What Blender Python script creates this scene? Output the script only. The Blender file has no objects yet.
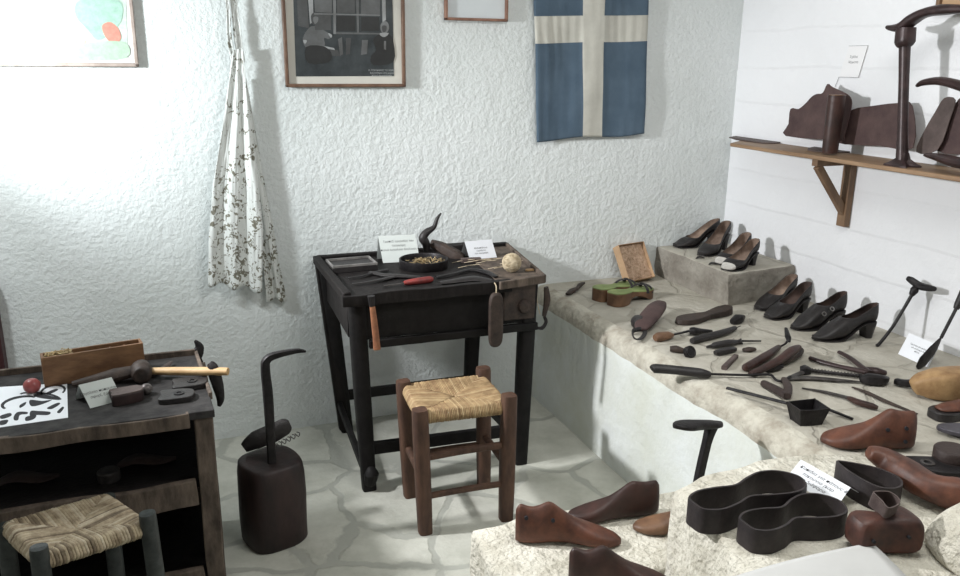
import bpy, math, random
from mathutils import Vector as V, Matrix, noise
random.seed(7)
sc = bpy.context.scene
COL = sc.collection
# ------------------------------------------------------------------ camera, world, lights, exposure
CAM = V((0, -3.45, 1.6)); FPX = 820.0
_y, _p, _r = math.radians(21.0), math.radians(15.5), math.radians(0.6)
_fw = V((math.sin(_y)*math.cos(_p), math.cos(_y)*math.cos(_p), -math.sin(_p)))
_rt = V((math.cos(_y), -math.sin(_y), 0)); _up = _rt.cross(_fw)
_rt2 = _rt*math.cos(_r) + _up*math.sin(_r); _up2 = _rt2.cross(_fw)
cd = bpy.data.cameras.new('camera'); cam = bpy.data.objects.new('camera', cd); COL.objects.link(cam)
cd.sensor_width = 36; cd.lens = FPX*36/960; cd.clip_start = .05
m = Matrix((_rt2, _up2, -_fw)).transposed().to_4x4(); m.translation = CAM
cam.matrix_world = m; sc.camera = cam
w = bpy.data.worlds.new('world'); sc.world = w; w.use_nodes = True
w.node_tree.nodes['Background'].inputs[0].default_value = (.8, .9, 1, 1)
w.node_tree.nodes['Background'].inputs[1].default_value = .3
def light(name, typ, loc, tgt, energy, color, **kw):
    l = bpy.data.lights.new(name, typ); l.energy = energy; l.color = color
    for k, v in kw.items(): setattr(l, k, v)
    o = bpy.data.objects.new(name, l); COL.objects.link(o); o.location = loc
    o.rotation_euler = (V(tgt)-V(loc)).to_track_quat('-Z', 'Y').to_euler(); return o
light('wall_lamp', 'POINT', (-.85, -.60, 1.62), (0, 0, 0), 20, (.93, .98, 1), shadow_soft_size=.05)
light('wall_spot', 'SPOT', (-.85, -.66, 1.66), (-.08, .0, 1.52), 62, (.90, .97, 1), shadow_soft_size=.05, spot_size=math.radians(84), spot_blend=1.0)
light('ledge_spot', 'SPOT', (-.80, -.72, 1.76), (2.4, -1.45, .65), 205, (.985, .985, 1), shadow_soft_size=.06, spot_size=math.radians(84), spot_blend=.7)
light('ceiling_fill', 'AREA', (1.3, -2.1, 2.5), (1.5, -1.6, 0), 19, (1, 1, .97), shape='RECTANGLE', size=1.3, size_y=.5)  # added soft fill under the ceiling, brightens ledge and right wall; no real fitting
light('room_fill', 'AREA', (-.4, -3.9, 2.4), (.9, -1, .6), 4.5, (1, .97, .93), shape='RECTANGLE', size=1.2, size_y=.8)  # added weak fill from behind the camera to soften shadows, not a lamp of the room
sc.view_settings.view_transform = 'Standard'; sc.view_settings.look = 'None'
sc.view_settings.gamma = 1; sc.view_settings.use_curve_mapping = False
sc.view_settings.exposure = 0.35
# ------------------------------------------------------------------ helpers
def at(px, py, x=None, y=None, z=None):
    """a pixel's sight line met with a real surface of the room"""
    d = _fw + _rt2*((px-480)/FPX) - _up2*((py-288)/FPX)
    t = (z-CAM.z)/d.z if z is not None else ((x-CAM.x)/d.x if x is not None else (y-CAM.y)/d.y)
    return CAM + d*t
MC = {}
def mat(name, col, rough=.8, col2=None, scale=8, bump=0, bscale=60, metal=0, stretch=(1, 1, 1), spec=.4, dist=.004, detail=6, lo=.35, hi=.65):
    if name in MC: return MC[name]
    m = bpy.data.materials.new(name); m.use_nodes = True; nt = m.node_tree; N = nt.nodes; L = nt.links
    b = N['Principled BSDF']; b.inputs['Roughness'].default_value = rough; b.inputs['Metallic'].default_value = metal
    b.inputs['Specular IOR Level'].default_value = spec
    tc = N.new('ShaderNodeTexCoord'); mp = N.new('ShaderNodeMapping'); mp.inputs['Scale'].default_value = stretch
    L.new(tc.outputs['Object'], mp.inputs[0])
    if col2 is None: col2 = tuple(c*.72 for c in col)
    n = N.new('ShaderNodeTexNoise'); n.inputs['Scale'].default_value = scale; n.inputs['Detail'].default_value = detail; n.inputs['Roughness'].default_value = .65
    L.new(mp.outputs[0], n.inputs['Vector'])
    r = N.new('ShaderNodeValToRGB'); r.color_ramp.elements[0].position = lo; r.color_ramp.elements[1].position = hi
    r.color_ramp.elements[0].color = (*col2, 1); r.color_ramp.elements[1].color = (*col, 1)
    L.new(n.outputs[0], r.inputs[0]); L.new(r.outputs[0], b.inputs['Base Color'])
    if bump:
        n2 = N.new('ShaderNodeTexNoise'); n2.inputs['Scale'].default_value = bscale; n2.inputs['Detail'].default_value = 5
        L.new(mp.outputs[0], n2.inputs['Vector'])
        bp = N.new('ShaderNodeBump'); bp.inputs['Strength'].default_value = bump; bp.inputs['Distance'].default_value = dist
        L.new(n2.outputs[0], bp.inputs['Height']); L.new(bp.outputs[0], b.inputs['Normal'])
    MC[name] = m; return m
def nodes(m): return m.node_tree.nodes, m.node_tree.links, m.node_tree.nodes['Principled BSDF']

class MB:
    def __init__(s): s.v = []; s.f = []; s.m = []; s.sm = []
    def add(s, vs, fs, mi=0, smooth=True):
        o = len(s.v); s.v += [V(p) for p in vs]
        for f in fs: s.f.append([i+o for i in f]); s.m.append(mi); s.sm.append(smooth)
        return s
    def box(s, c, size, R=None, mi=0, taper=1.0):
        c = V(c); hx, hy, hz = size[0]/2, size[1]/2, size[2]/2; vs = []
        for z in (-1, 1):
            k = taper if z > 0 else 1
            for x, y in ((-1, -1), (1, -1), (1, 1), (-1, 1)):
                p = V((x*hx*k, y*hy*k, z*hz)); vs.append(c + (R @ p if R else p))
        return s.add(vs, [(3, 2, 1, 0), (4, 5, 6, 7), (0, 1, 5, 4), (1, 2, 6, 5), (2, 3, 7, 6), (3, 0, 4, 7)], mi, False)
    def bar(s, a, b, wx, wz, up=(0, 0, 1), mi=0, w2=None, z2=None):
        """rectangular bar from a to b"""
        a, b = V(a), V(b); d = (b-a).normalized(); sd = d.cross(V(up))
        if sd.length < 1e-4: sd = d.cross(V((0, 1, 0)))
        sd.normalize(); u = sd.cross(d); w2 = w2 or wx; z2 = z2 or wz; vs = []
        for p, ww, zz in ((a, wx, wz), (b, w2, z2)):
            for i, j in ((-1, -1), (1, -1), (1, 1), (-1, 1)): vs.append(p + sd*i*ww/2 + u*j*zz/2)
        return s.add(vs, [(3, 2, 1, 0), (4, 5, 6, 7), (0, 1, 5, 4), (1, 2, 6, 5), (2, 3, 7, 6), (3, 0, 4, 7)], mi, False)
    def loft(s, rings, mi=0, closed=True, cap=True, loop=False):
        n = len(rings[0]); vs = [p for r in rings for p in r]; fs = []
        for i in range(len(rings)-(0 if loop else 1)):
            a = i*n; b = ((i+1) % len(rings))*n
            for j in range(n if closed else n-1):
                k = (j+1) % n; fs.append((a+j, a+k, b+k, b+j))
        if cap and closed and not loop:
            fs.append(tuple(range(n-1, -1, -1))); fs.append(tuple((len(rings)-1)*n+j for j in range(n)))
        return s.add(vs, fs, mi)
    def prism(s, pts, z0, z1, M=None, mi=0, inset=0):
        M = M or Matrix(); n = len(pts); c = sum((V((p[0], p[1])) for p in pts), V((0, 0)))/n
        zz = z1 if callable(z1) else (lambda x, y: z1); z_0 = z0 if callable(z0) else (lambda x, y: z0)
        lo = [M @ V((p[0], p[1], z_0(*p[:2]))) for p in pts]
        hi = [M @ V((c.x+(p[0]-c.x)*(1-inset), c.y+(p[1]-c.y)*(1-inset), zz(*p[:2]))) for p in pts]
        fs = [tuple(range(n-1, -1, -1)), tuple(range(n, 2*n))] + [(j, (j+1) % n, n+(j+1) % n, n+j) for j in range(n)]
        return s.add(lo+hi, fs, mi)
    def tube(s, path, rad, seg=10, flat=1.0, up=(0, 0, 1), mi=0, res=4, cap=True, pw=2.0):
        path = [V(p) for p in path]
        if not isinstance(rad, (list, tuple)): rad = [rad]*len(path)
        P = []; Rr = []
        if len(path) > 2 and res > 1:
            for i in range(len(path)-1):
                p0 = path[max(i-1, 0)]; p1 = path[i]; p2 = path[i+1]; p3 = path[min(i+2, len(path)-1)]
                for k in range(res):
                    t = k/res
                    P.append(.5*((2*p1)+(p2-p0)*t+(2*p0-5*p1+4*p2-p3)*t*t+(3*p1-p0-3*p2+p3)*t**3))
                    Rr.append(rad[i]*(1-t)+rad[i+1]*t)
            P.append(path[-1]); Rr.append(rad[-1])
        else: P = path; Rr = list(rad)
        rings = []; pn = None
        for i, p in enumerate(P):
            d = (P[min(i+1, len(P)-1)]-P[max(i-1, 0)]).normalized()
            if pn is None:
                sd = d.cross(V(up))
                if sd.length < .05: sd = d.cross(V((1, 0, 0)))
            else: sd = pn - d*pn.dot(d)
            sd.normalize(); pn = sd; u = sd.cross(d); r = Rr[i]; ring = []
            for k in range(seg):
                a = 2*math.pi*k/seg; c_, s_ = math.cos(a), math.sin(a)
                c_ = math.copysign(abs(c_)**(2/pw), c_); s_ = math.copysign(abs(s_)**(2/pw), s_)
                ring.append(p + sd*c_*r + u*s_*r*flat)
            rings.append(ring)
        return s.loft(rings, mi, cap=cap)
    def lathe(s, prof, M=None, seg=20, mi=0, cap=True):
        M = M or Matrix()
        return s.loft([[M @ V((r*math.cos(2*math.pi*k/seg), r*math.sin(2*math.pi*k/seg), z)) for k in range(seg)] for r, z in prof], mi, cap=cap)
    def grid(s, nu, nv, fn, mi=0):
        vs = [fn(i/nu, j/nv) for j in range(nv+1) for i in range(nu+1)]; fs = []
        for j in range(nv):
            for i in range(nu):
                a = j*(nu+1)+i; fs.append((a, a+1, a+nu+2, a+nu+1))
        return s.add(vs, fs, mi if not callable(mi) else 0)
def wloc(o):
    p = V((0, 0, 0))
    while o: p += o.location; o = o.parent
    return p
def link(name, mb, mats, parent=None, loc=None, bevel=0, seg=2, sharp=35, solid=0, sub=0, soff=1, smat=0, fix=True, weld=0):
    me = bpy.data.meshes.new(name)
    base = wloc(parent) if parent else V(loc or (0, 0, 0))
    me.from_pydata([tuple(p-base) for p in mb.v], [], mb.f)
    if not isinstance(mats, (list, tuple)): mats = [mats]
    for m_ in mats: me.materials.append(m_)
    me.polygons.foreach_set('material_index', mb.m); me.polygons.foreach_set('use_smooth', mb.sm)
    if fix:
        import bmesh
        bm = bmesh.new(); bm.from_mesh(me)
        if weld: bmesh.ops.remove_doubles(bm, verts=bm.verts, dist=weld)
        bmesh.ops.recalc_face_normals(bm, faces=bm.faces); bm.to_mesh(me); bm.free()
    me.update(); me.set_sharp_from_angle(angle=math.radians(sharp))
    o = bpy.data.objects.new(name, me); COL.objects.link(o)
    if parent: o.parent = parent
    else: o.location = base
    if sub: md = o.modifiers.new('sub', 'SUBSURF'); md.levels = sub; md.render_levels = sub
    if solid: md = o.modifiers.new('solid', 'SOLIDIFY'); md.thickness = solid; md.offset = soff; md.material_offset = smat; md.material_offset_rim = 0
    if bevel:
        md = o.modifiers.new('bevel', 'BEVEL'); md.width = bevel; md.segments = seg; md.limit_method = 'ANGLE'; md.angle_limit = math.radians(40)
    return o
def tag(o, label, cat, group=None):
    o['label'] = label; o['category'] = cat
    if group: o['group'] = group
    return o
def thing(name, label, cat, loc, group=None):
    o = bpy.data.objects.new(name, None); COL.objects.link(o); o.location = loc; o.empty_display_size = .05
    return tag(o, label, cat, group)
def struct(name, mb, m, **k):
    o = link(name, mb, m, **k); o['kind'] = 'structure'; return o
def frame(o, xd, up=(0, 0, 1)):
    """matrix: x axis along xd, z near up, origin o"""
    x = V(xd).normalized(); z = V(up); y = z.cross(x).normalized(); z = x.cross(y)
    M = Matrix((x, y, z)).transposed().to_4x4(); M.translation = V(o); return M
def smooth_poly(pts, res=5):
    n = len(pts); out = []
    for i in range(n):
        p0, p1, p2, p3 = (V(pts[(i+k) % n][:2]) for k in (-1, 0, 1, 2))
        for k in range(res):
            t = k/res; out.append(.5*((2*p1)+(p2-p0)*t+(2*p0-5*p1+4*p2-p3)*t*t+(3*p1-p0-3*p2+p3)*t**3))
    return out
def letters(name, lines, parent, M, size, m, gap=1.5, centre=True):
    """lettering mesh lying in M's xy plane"""
    cu = bpy.data.curves.new('type', 'FONT'); cu.body = '\n'.join(lines); cu.size = size; cu.space_line = gap
    cu.align_x = 'CENTER' if centre else 'LEFT'; cu.align_y = 'CENTER'; cu.resolution_u = 4; cu.extrude = .0001
    t = bpy.data.objects.new('type', cu); COL.objects.link(t)
    dg = bpy.context.evaluated_depsgraph_get(); me = bpy.data.meshes.new_from_object(t.evaluated_get(dg))
    bpy.data.objects.remove(t); me.transform(Matrix.Translation(-wloc(parent)) @ M); me.materials.clear(); me.materials.append(m)
    o = bpy.data.objects.new(name, me); COL.objects.link(o); o.parent = parent; return o
# ------------------------------------------------------------------ materials
wood_dark = mat('aged_black_wood', (.015, .0125, .012), .65, (.006, .005, .005), 30, .5, 90, stretch=(1, 1, .3), spec=.2)
wood_black = mat('black_painted_wood', (.011, .010, .010), .6, (.005, .0045, .0045), 25, .35, 70, spec=.2)
wood_bench = mat('weathered_bench_wood', (.150, .115, .090), .85, (.045, .034, .027), 22, .6, 80, stretch=(1, 1, .35))
wood_benchtop = mat('greyed_bench_top', (.048, .045, .044), .8, (.018, .017, .017), 18, .5, 60, spec=.2)
wood_stool = mat('brown_stool_wood', (.100, .052, .033), .65, (.045, .023, .016), 28, .35, 90, stretch=(1, 1, .3))
wood_stool_dark = mat('dark_green_painted_wood', (.050, .056, .054), .45, (.018, .022, .022), 26, .3, 80)
wood_shelf = mat('varnished_shelf_pine', (.30, .195, .115), .55, (.19, .115, .065), 20, .2, 80, stretch=(1, .15, 1))
wood_brkt = mat('bracket_pine', (.23, .145, .085), .55, (.14, .082, .048), 20, .2, 80, stretch=(1, 1, .2))
wood_box = mat('box_wood', (.25, .135, .065), .6, (.12, .060, .030), 24, .3, 80, stretch=(.3, 1, 1))
wood_handle = mat('pale_handle_wood', (.52, .36, .19), .5, (.36, .22, .10), 30, .2, 90, stretch=(.3, 1, 1))
wood_orange = mat('worn_orange_handle_wood', (.30, .130, .065), .55, (.16, .065, .035), 30, .3, 90)
wood_last = mat('reddish_last_wood', (.145, .054, .031), .5, (.055, .022, .015), 16, .25, 60)
wood_last_dark = mat('dark_last_wood', (.055, .024, .019), .45, (.022, .012, .010), 12, .25, 60)
wood_last_brown = mat('brown_last_wood', (.20, .110, .062), .5, (.075, .038, .024), 10, .25, 60)
wood_pale = mat('pale_yellow_last_wood', (.48, .31, .15), .55, (.24, .135, .060), 11, .25, 60)
wood_block = mat('dark_red_block_wood', (.036, .020, .019), .55, (.012, .008, .008), 12, .35, 60, stretch=(1, 1, .4))
wood_tool = mat('dark_tool_wood', (.055, .037, .029), .6, (.020, .014, .012), 25, .35, 90)
iron = mat('dark_iron', (.030, .027, .028), .48, (.012, .011, .012), 30, .3, 120, metal=.5)
iron_grey = mat('worn_grey_iron', (.10, .092, .088), .5, (.035, .030, .028), 30, .3, 120, metal=.6)
iron_brown = mat('brown_painted_iron', (.052, .030, .030), .38, (.022, .014, .014), 20, .15, 80, metal=.2)
steel = mat('tarnished_steel', (.36, .36, .36), .35, (.16, .15, .14), 20, .1, 90, metal=.9)
brass = mat('brass_tacks', (.62, .50, .30), .4, (.35, .24, .12), 40, metal=.8)
leather_blk = mat('black_leather', (.026, .023, .023), .46, (.014, .012, .012), 30, .35, 160)
leather_dk = mat('dark_brown_leather', (.045, .030, .026), .6, (.028, .018, .016), 18, .4, 120)
leather_gry = mat('grey_brown_leather', (.115, .085, .078), .65, (.060, .042, .038), 12, .35, 120)
leather_purple = mat('dusty_purple_brown_leather', (.085, .052, .048), .7, (.050, .028, .028), 12, .35, 120)
insole = mat('worn_tan_insole', (.30, .22, .17), .8, (.10, .065, .05), 10)
insole_dk = mat('dark_insole', (.085, .055, .045), .8, (.03, .02, .018), 12)
paper = mat('white_paper', (.80, .82, .86), .85, (.76, .78, .82), 6)
paper_grey = mat('yellowed_paper', (.62, .66, .64), .85, (.58, .62, .60), 6)
ink = mat('black_ink', (.025, .025, .03), .8)
ink_grey = mat('grey_ink', (.16, .16, .17), .8)
stone = mat('rough_white_limestone', (.72, .69, .60), .95, (.47, .44, .36), 11, 1, 55, dist=.020, lo=.3, hi=.6)
thread = mat('cream_thread', (.60, .52, .38), .8, (.38, .30, .19), 40)
red_paint = mat('worn_red_paint', (.30, .045, .040), .4, (.14, .03, .028), 25)
rush = [mat('woven_rush', (.42, .295, .155), .7, (.23, .15, .075), 26, .4, 120), mat('woven_rush_brown', (.36, .24, .125), .7, (.20, .12, .06), 26, .4, 120), mat('woven_rush_pale', (.48, .355, .20), .7, (.34, .24, .13), 26, .4, 120)]
rush_dry = [mat('dry_coarse_rush', (.52, .43, .30), .75, (.22, .165, .105), 30, .4, 120), mat('dry_coarse_rush_dark', (.27, .21, .14), .75, (.12, .09, .06), 30, .4, 120), mat('dry_coarse_rush_pale', (.62, .54, .41), .75, (.36, .29, .20), 30, .4, 120)]
green_pt = mat('olive_green_sole_top', (.23, .29, .105), .6, (.13, .17, .06), 12, .2, 60)

def plaster(name, c1, c2, bs, strength, dist, planks=False):
    m = mat(name, c1, .93, c2, 2.2, lo=.25, hi=.75); N, L, b = nodes(m)
    tc = next(n for n in N if n.type == 'TEX_COORD')
    a = N.new('ShaderNodeTexNoise'); a.inputs['Scale'].default_value = bs; a.inputs['Detail'].default_value = 7; a.inputs['Roughness'].default_value = .6; a.inputs['Distortion'].default_value = .1
    c = N.new('ShaderNodeTexNoise'); c.inputs['Scale'].default_value = bs*.22; c.inputs['Detail'].default_value = 3
    for n in (a, c): L.new(tc.outputs['Object'], n.inputs['Vector'])
    r = N.new('ShaderNodeValToRGB'); r.color_ramp.elements[0].position = .33; r.color_ramp.elements[1].position = .68
    L.new(a.outputs[0], r.inputs[0])
    ad = N.new('ShaderNodeMath'); ad.operation = 'MULTIPLY_ADD'; ad.inputs[1].default_value = 2.2
    L.new(c.outputs[0], ad.inputs[0]); L.new(r.outputs[0], ad.inputs[2])
    h = ad.outputs[0]
    if planks:
        sx = N.new('ShaderNodeSeparateXYZ'); L.new(tc.outputs['Object'], sx.inputs[0])
        f = N.new('ShaderNodeMath'); f.operation = 'MULTIPLY_ADD'; f.inputs[1].default_value = 1/.165; f.inputs[2].default_value = .31
        L.new(sx.outputs['Z'], f.inputs[0])
        ws = N.new('ShaderNodeMath'); ws.operation = 'MULTIPLY_ADD'; ws.inputs[1].default_value = .22; L.new(c.outputs[0], ws.inputs[0]); L.new(f.outputs[0], ws.inputs[2])
        fr = N.new('ShaderNodeMath'); fr.operation = 'FRACT'; L.new(ws.outputs[0], fr.inputs[0])
        rr = N.new('ShaderNodeValToRGB'); e = rr.color_ramp.elements; e[0].position = 0; e[0].color = (0, 0, 0, 1); e[1].position = .07; e[1].color = (1, 1, 1, 1)
        L.new(fr.outputs[0], rr.inputs[0])
        a2 = N.new('ShaderNodeMath'); a2.operation = 'MULTIPLY_ADD'; a2.inputs[1].default_value = .8; L.new(rr.outputs[0], a2.inputs[0]); L.new(h, a2.inputs[2]); h = a2.outputs[0]
    bp = N.new('ShaderNodeBump'); bp.inputs['Strength'].default_value = strength; bp.inputs['Distance'].default_value = dist
    L.new(h, bp.inputs['Height']); L.new(bp.outputs[0], b.inputs['Normal']); return m
plaster_back = plaster('rough_whitewash_plaster', (.77, .80, .80), (.70, .74, .73), 46, .50, .007)
plaster_right = plaster('whitewashed_coursed_wall', (.80, .81, .83), (.76, .77, .79), 10, .5, .006, True)
plaster_room = plaster('plain_plaster', (.70, .70, .68), (.64, .64, .62), 10, .3, .006)
plaster_ledge = plaster('painted_ledge_face', (.78, .82, .84), (.62, .64, .55), 14, .4, .008)
def slabs(name, c1, c2, mortar, scale, width, bumpd=.006):
    """irregular stone slabs: mottled stone, broad painted joints"""
    m = mat(name, c1, .75, c2, 3.5, lo=.3, hi=.7); N, L, b = nodes(m)
    tc = next(n for n in N if n.type == 'TEX_COORD'); ramp = next(n for n in N if n.type == 'VALTORGB')
    wn = N.new('ShaderNodeTexNoise'); wn.inputs['Scale'].default_value = 5; wn.inputs['Detail'].default_value = 4; L.new(tc.outputs['Object'], wn.inputs['Vector'])
    mx = N.new('ShaderNodeMixRGB'); mx.inputs[0].default_value = .10; L.new(tc.outputs['Object'], mx.inputs[1]); L.new(wn.outputs[1], mx.inputs[2])
    vo = N.new('ShaderNodeTexVoronoi'); vo.feature = 'DISTANCE_TO_EDGE'; vo.inputs['Scale'].default_value = scale; L.new(mx.outputs[0], vo.inputs['Vector'])
    r = N.new('ShaderNodeValToRGB'); r.color_ramp.elements[0].position = width*.6; r.color_ramp.elements[1].position = width
    L.new(vo.outputs[0], r.inputs[0])
    mc = N.new('ShaderNodeMixRGB'); mc.inputs[1].default_value = (*mortar, 1); L.new(r.outputs[0], mc.inputs[0]); L.new(ramp.outputs[0], mc.inputs[2])
    L.new(mc.outputs[0], b.inputs['Base Color'])
    n2 = N.new('ShaderNodeTexNoise'); n2.inputs['Scale'].default_value = 35; n2.inputs['Detail'].default_value = 6; L.new(tc.outputs['Object'], n2.inputs['Vector'])
    ad = N.new('ShaderNodeMath'); ad.operation = 'MULTIPLY_ADD'; ad.inputs[1].default_value = .7; L.new(r.outputs[0], ad.inputs[0]); L.new(n2.outputs[0], ad.inputs[2])
    bp = N.new('ShaderNodeBump'); bp.inputs['Strength'].default_value = .6; bp.inputs['Distance'].default_value = bumpd
    L.new(ad.outputs[0], bp.inputs['Height']); L.new(bp.outputs[0], b.inputs['Normal']); return m
floor_m = slabs('flagstone_floor', (.60, .60, .54), (.36, .365, .315), (.37, .375, .335), 2.9, .042)
ledge_m = slabs('ledge_stone_top', (.54, .515, .45), (.33, .305, .25), (.38, .355, .30), 3.4, .03, .012)
step_m = mat('grey_brown_step_face', (.32, .30, .26), .95, (.18, .16, .135), 7, 1, 35, dist=.012)
edge_m = mat('stained_ledge_edge', (.54, .515, .44), .95, (.34, .305, .25), 12, 1, 35, dist=.012, lo=.34, hi=.58)
# ------------------------------------------------------------------ room
X0, X1, Y0, Y1, H = -2.2, 2.67, -4.6, 0.0, 2.62
ZL, ZB, ZS, ZLOW, ZST = .565, .71, 1.245, .30, .30
def wallbox(a, b): return MB().box([(a[i]+b[i])/2 for i in range(3)], [b[i]-a[i] for i in range(3)])
struct('floor', wallbox((X0, Y0, -.1), (X1, Y1, 0)), floor_m)
struct('ceiling', wallbox((X0, Y0, H), (X1, Y1, H+.1)), plaster_room)
struct('wall_back', wallbox((X0-.1, Y1, -.1), (X1+.1, Y1+.12, H+.1)), plaster_back)
struct('wall_right', wallbox((X1, Y0, -.1), (X1+.12, Y1, H+.1)), plaster_right)
struct('wall_left', wallbox((X0-.12, Y0, -.1), (X0, Y1, H+.1)), plaster_room)
struct('wall_front', wallbox((X0-.1, Y0-.12, -.1), (X1+.1, Y0, H+.1)), plaster_room)
# built-in ledge along the right wall
def ledge():
    b = MB(); ny = 130; rows = []
    for j in range(ny+1):
        y = -.0 - 2.9*j/ny
        e = 1.60 + .018*noise.noise(V((0, y*3, 1))) + .010*noise.noise(V((5, y*14, 2)))
        base = 1.60+.012*noise.noise(V((1, y*2, 7)))
        zt = ZL + .0015*noise.noise(V((3, y*6, 0)))
        rg = .012+.010*abs(noise.noise(V((9, y*9, 4))))
        r = [(base, 0), (base-.004, .2), (e+.004, .42), (e, ZL-.075), (e+.004, ZL-.05), (e+.010+rg*.3, ZL-.022), (e+.022+rg, ZL-.006), (e+.05+rg, ZL-.001), (e+.09, ZL), (1.9, ZL), (2.3, ZL), (X1, ZL), (X1, 0)]
        rows.append([V((x, y, z)) for x, z in r])
    n = len(rows[0]); o = 0
    vs = [p for r in rows for p in r]
    for j in range(ny):
        pass
    b.v = vs
    for j in range(ny):
        for k in range(n-1):
            b.f.append([j*n+k, j*n+k+1, (j+1)*n+k+1, (j+1)*n+k]); b.m.append(0 if k < 3 else (2 if k < 7 else 1)); b.sm.append(k < 11)
    b.f.append(list(range(n))); b.m.append(0); b.sm.append(False)
    b.f.append([ny*n+k for k in range(n)]); b.m.append(0); b.sm.append(False)
    return b
struct('wall_ledge', ledge(), [plaster_ledge, ledge_m, edge_m], sharp=60)
# raised step at the corner
def rock(b, poly, z0, z1, jit=.006, seed=0, n=6, mi=0, mtop=None, lean=0.0, levels=6, freq=14, grow=.0):
    """rough-hewn block following a plan polygon"""
    c = sum((V(p) for p in poly), V((0, 0)))/len(poly); P = []
    for i in range(len(poly)):
        a, d = V(poly[i]), V(poly[(i+1) % len(poly)])
        for k in range(n): P.append(a.lerp(d, k/n))
    rings = []
    prof = [(1+grow, 0)] + [(1+grow*(1-k/levels), (k/levels)*.93) for k in range(1, levels+1)] + [(.985, .985), (.955, 1)]
    for s, t in prof:
        rg = []
        for p in P:
            q = c + (p-c)*s; z = z0+(z1-z0)*t
            k = 0 if t <= 0 or t >= 1 else 1
            nn = V((noise.noise(V((q.x, q.y, z))*freq+V((seed, 0, 0))), noise.noise(V((q.x, q.y, z))*freq+V((0, seed+9, 0))), 0))*jit*2
            rg.append(V((q.x, q.y, z))+nn*(1 if t < 1 else .6))
        rings.append(rg)
    rr = [c + (p-c)*.5 for p in P]
    rings.append([V((p.x, p.y, z1)) for p in rr])
    b.loft(rings, mi)
    if mtop is not None:
        nf = len(P)
        for i in range(len(b.m)-2-2*nf, len(b.m)):
            if i != len(b.m)-2: b.m[i] = mtop
    return b
o = struct('wall_step', rock(MB(), [(2.27, -.004), (2.265, -.60), (2.665, -.55), (2.665, -.004)], ZL, ZB, .006, 3, 10, mtop=1), [step_m, ledge_m], sharp=50)
# ------------------------------------------------------------------ foreground stones
pp = [(1.115, -1.90), (1.22, -1.865), (1.42, -1.84), (1.60, -1.86), (1.78, -1.93), (1.80, -2.30), (1.62, -2.62), (1.10, -2.62), (1.06, -2.20)]
low = [(.735, -1.50), (.90, -1.475), (1.20, -1.50), (1.585, -1.50), (1.585, -1.83), (1.10, -1.84), (1.04, -2.25), (.80, -2.30), (.72, -1.85)]
low_slab = tag(link('stone_slab', rock(MB(), low, 0, ZLOW, .010, 11, 8, freq=9), stone, loc=(1.1, -1.8, 0), sharp=70), 'low rough white stone block on the floor carrying the reddish wooden lasts', 'stone')
ZR = .572
big_slab = tag(link('stone_slab', rock(MB(), pp, 0, ZR, .012, 23, 8, freq=7, grow=.03), stone, loc=(1.4, -2.2, 0), sharp=70), 'tall rough stone block carrying the two sole-shaped iron cutters', 'stone')
# ------------------------------------------------------------------ things on the back wall
def wp(px, py, y=-.02): return at(px, py, y=y)
def flat(name, parent, pix, y, m, th=.0006, res=0):
    pts = [wp(*p, y=y) for p in pix]
    if res: pts = [V((q.x, y, q.y)) for q in smooth_poly([(p.x, p.z) for p in pts], res)]
    b = MB(); n = len(pts); b.add(pts+[p+V((0, th, 0)) for p in pts], [tuple(range(n)), tuple(range(2*n-1, n-1, -1))]+[(j, (j+1) % n, n+(j+1) % n, n+j) for j in range(n)], 0, False)
    return link(name, b, m, parent)
def picture(name, label, x0, x1, z0, z1, fw_, mframe, mmount, tilt=0):
    t = thing(name, label, 'picture', ((x0+x1)/2, -.015, z0))
    b = MB()
    for a, c in (((x0, z0), (x1, z0)), ((x1, z0), (x1, z1)), ((x1, z1), (x0, z1)), ((x0, z1), (x0, z0))):
        d = V((c[0]-a[0], 0, c[1]-a[1])).normalized(); i = V((-d.z, 0, d.x))*fw_/2
        b.bar(V((a[0], -.016, a[1]))+i, V((c[0], -.016, c[1]))+i, fw_, .026, up=(0, 1, 0))
    link('picture_frame', b, mframe, t, bevel=.003)
    link('mount_board', MB().box(((x0+x1)/2, -.011, (z0+z1)/2), (x1-x0-fw_*1.4, .004, z1-z0-fw_*1.4)), mmount, t)
    return t
fr_grey = mat('grey_brown_frame', (.42, .35, .31), .5, (.30, .24, .21), 20)
fr_wood = mat('walnut_frame', (.20, .115, .075), .45, (.11, .060, .040), 20)
fr_small = mat('red_brown_frame', (.30, .16, .11), .5, (.18, .09, .06), 20)
mount_w = mat('cream_mount', (.66, .64, .58), .9, (.60, .58, .53), 5)
pz = wp(139, 67)
painting = picture('framed_painting', 'pale framed landscape with trees and figures on the white wall above the bench', -.80, pz.x, pz.z, 2.12, .014, fr_grey, mat('white_mount', (.82, .82, .82), .9))
pg = mat('painting_washed_green', (.42, .52, .44), .8, (.74, .76, .72), 14, lo=.36, hi=.56)
flat('painted_scene', painting, [(-60, 60), (128, 60.5), (124, -60), (-60, -60)], -.0145, pg)
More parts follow.
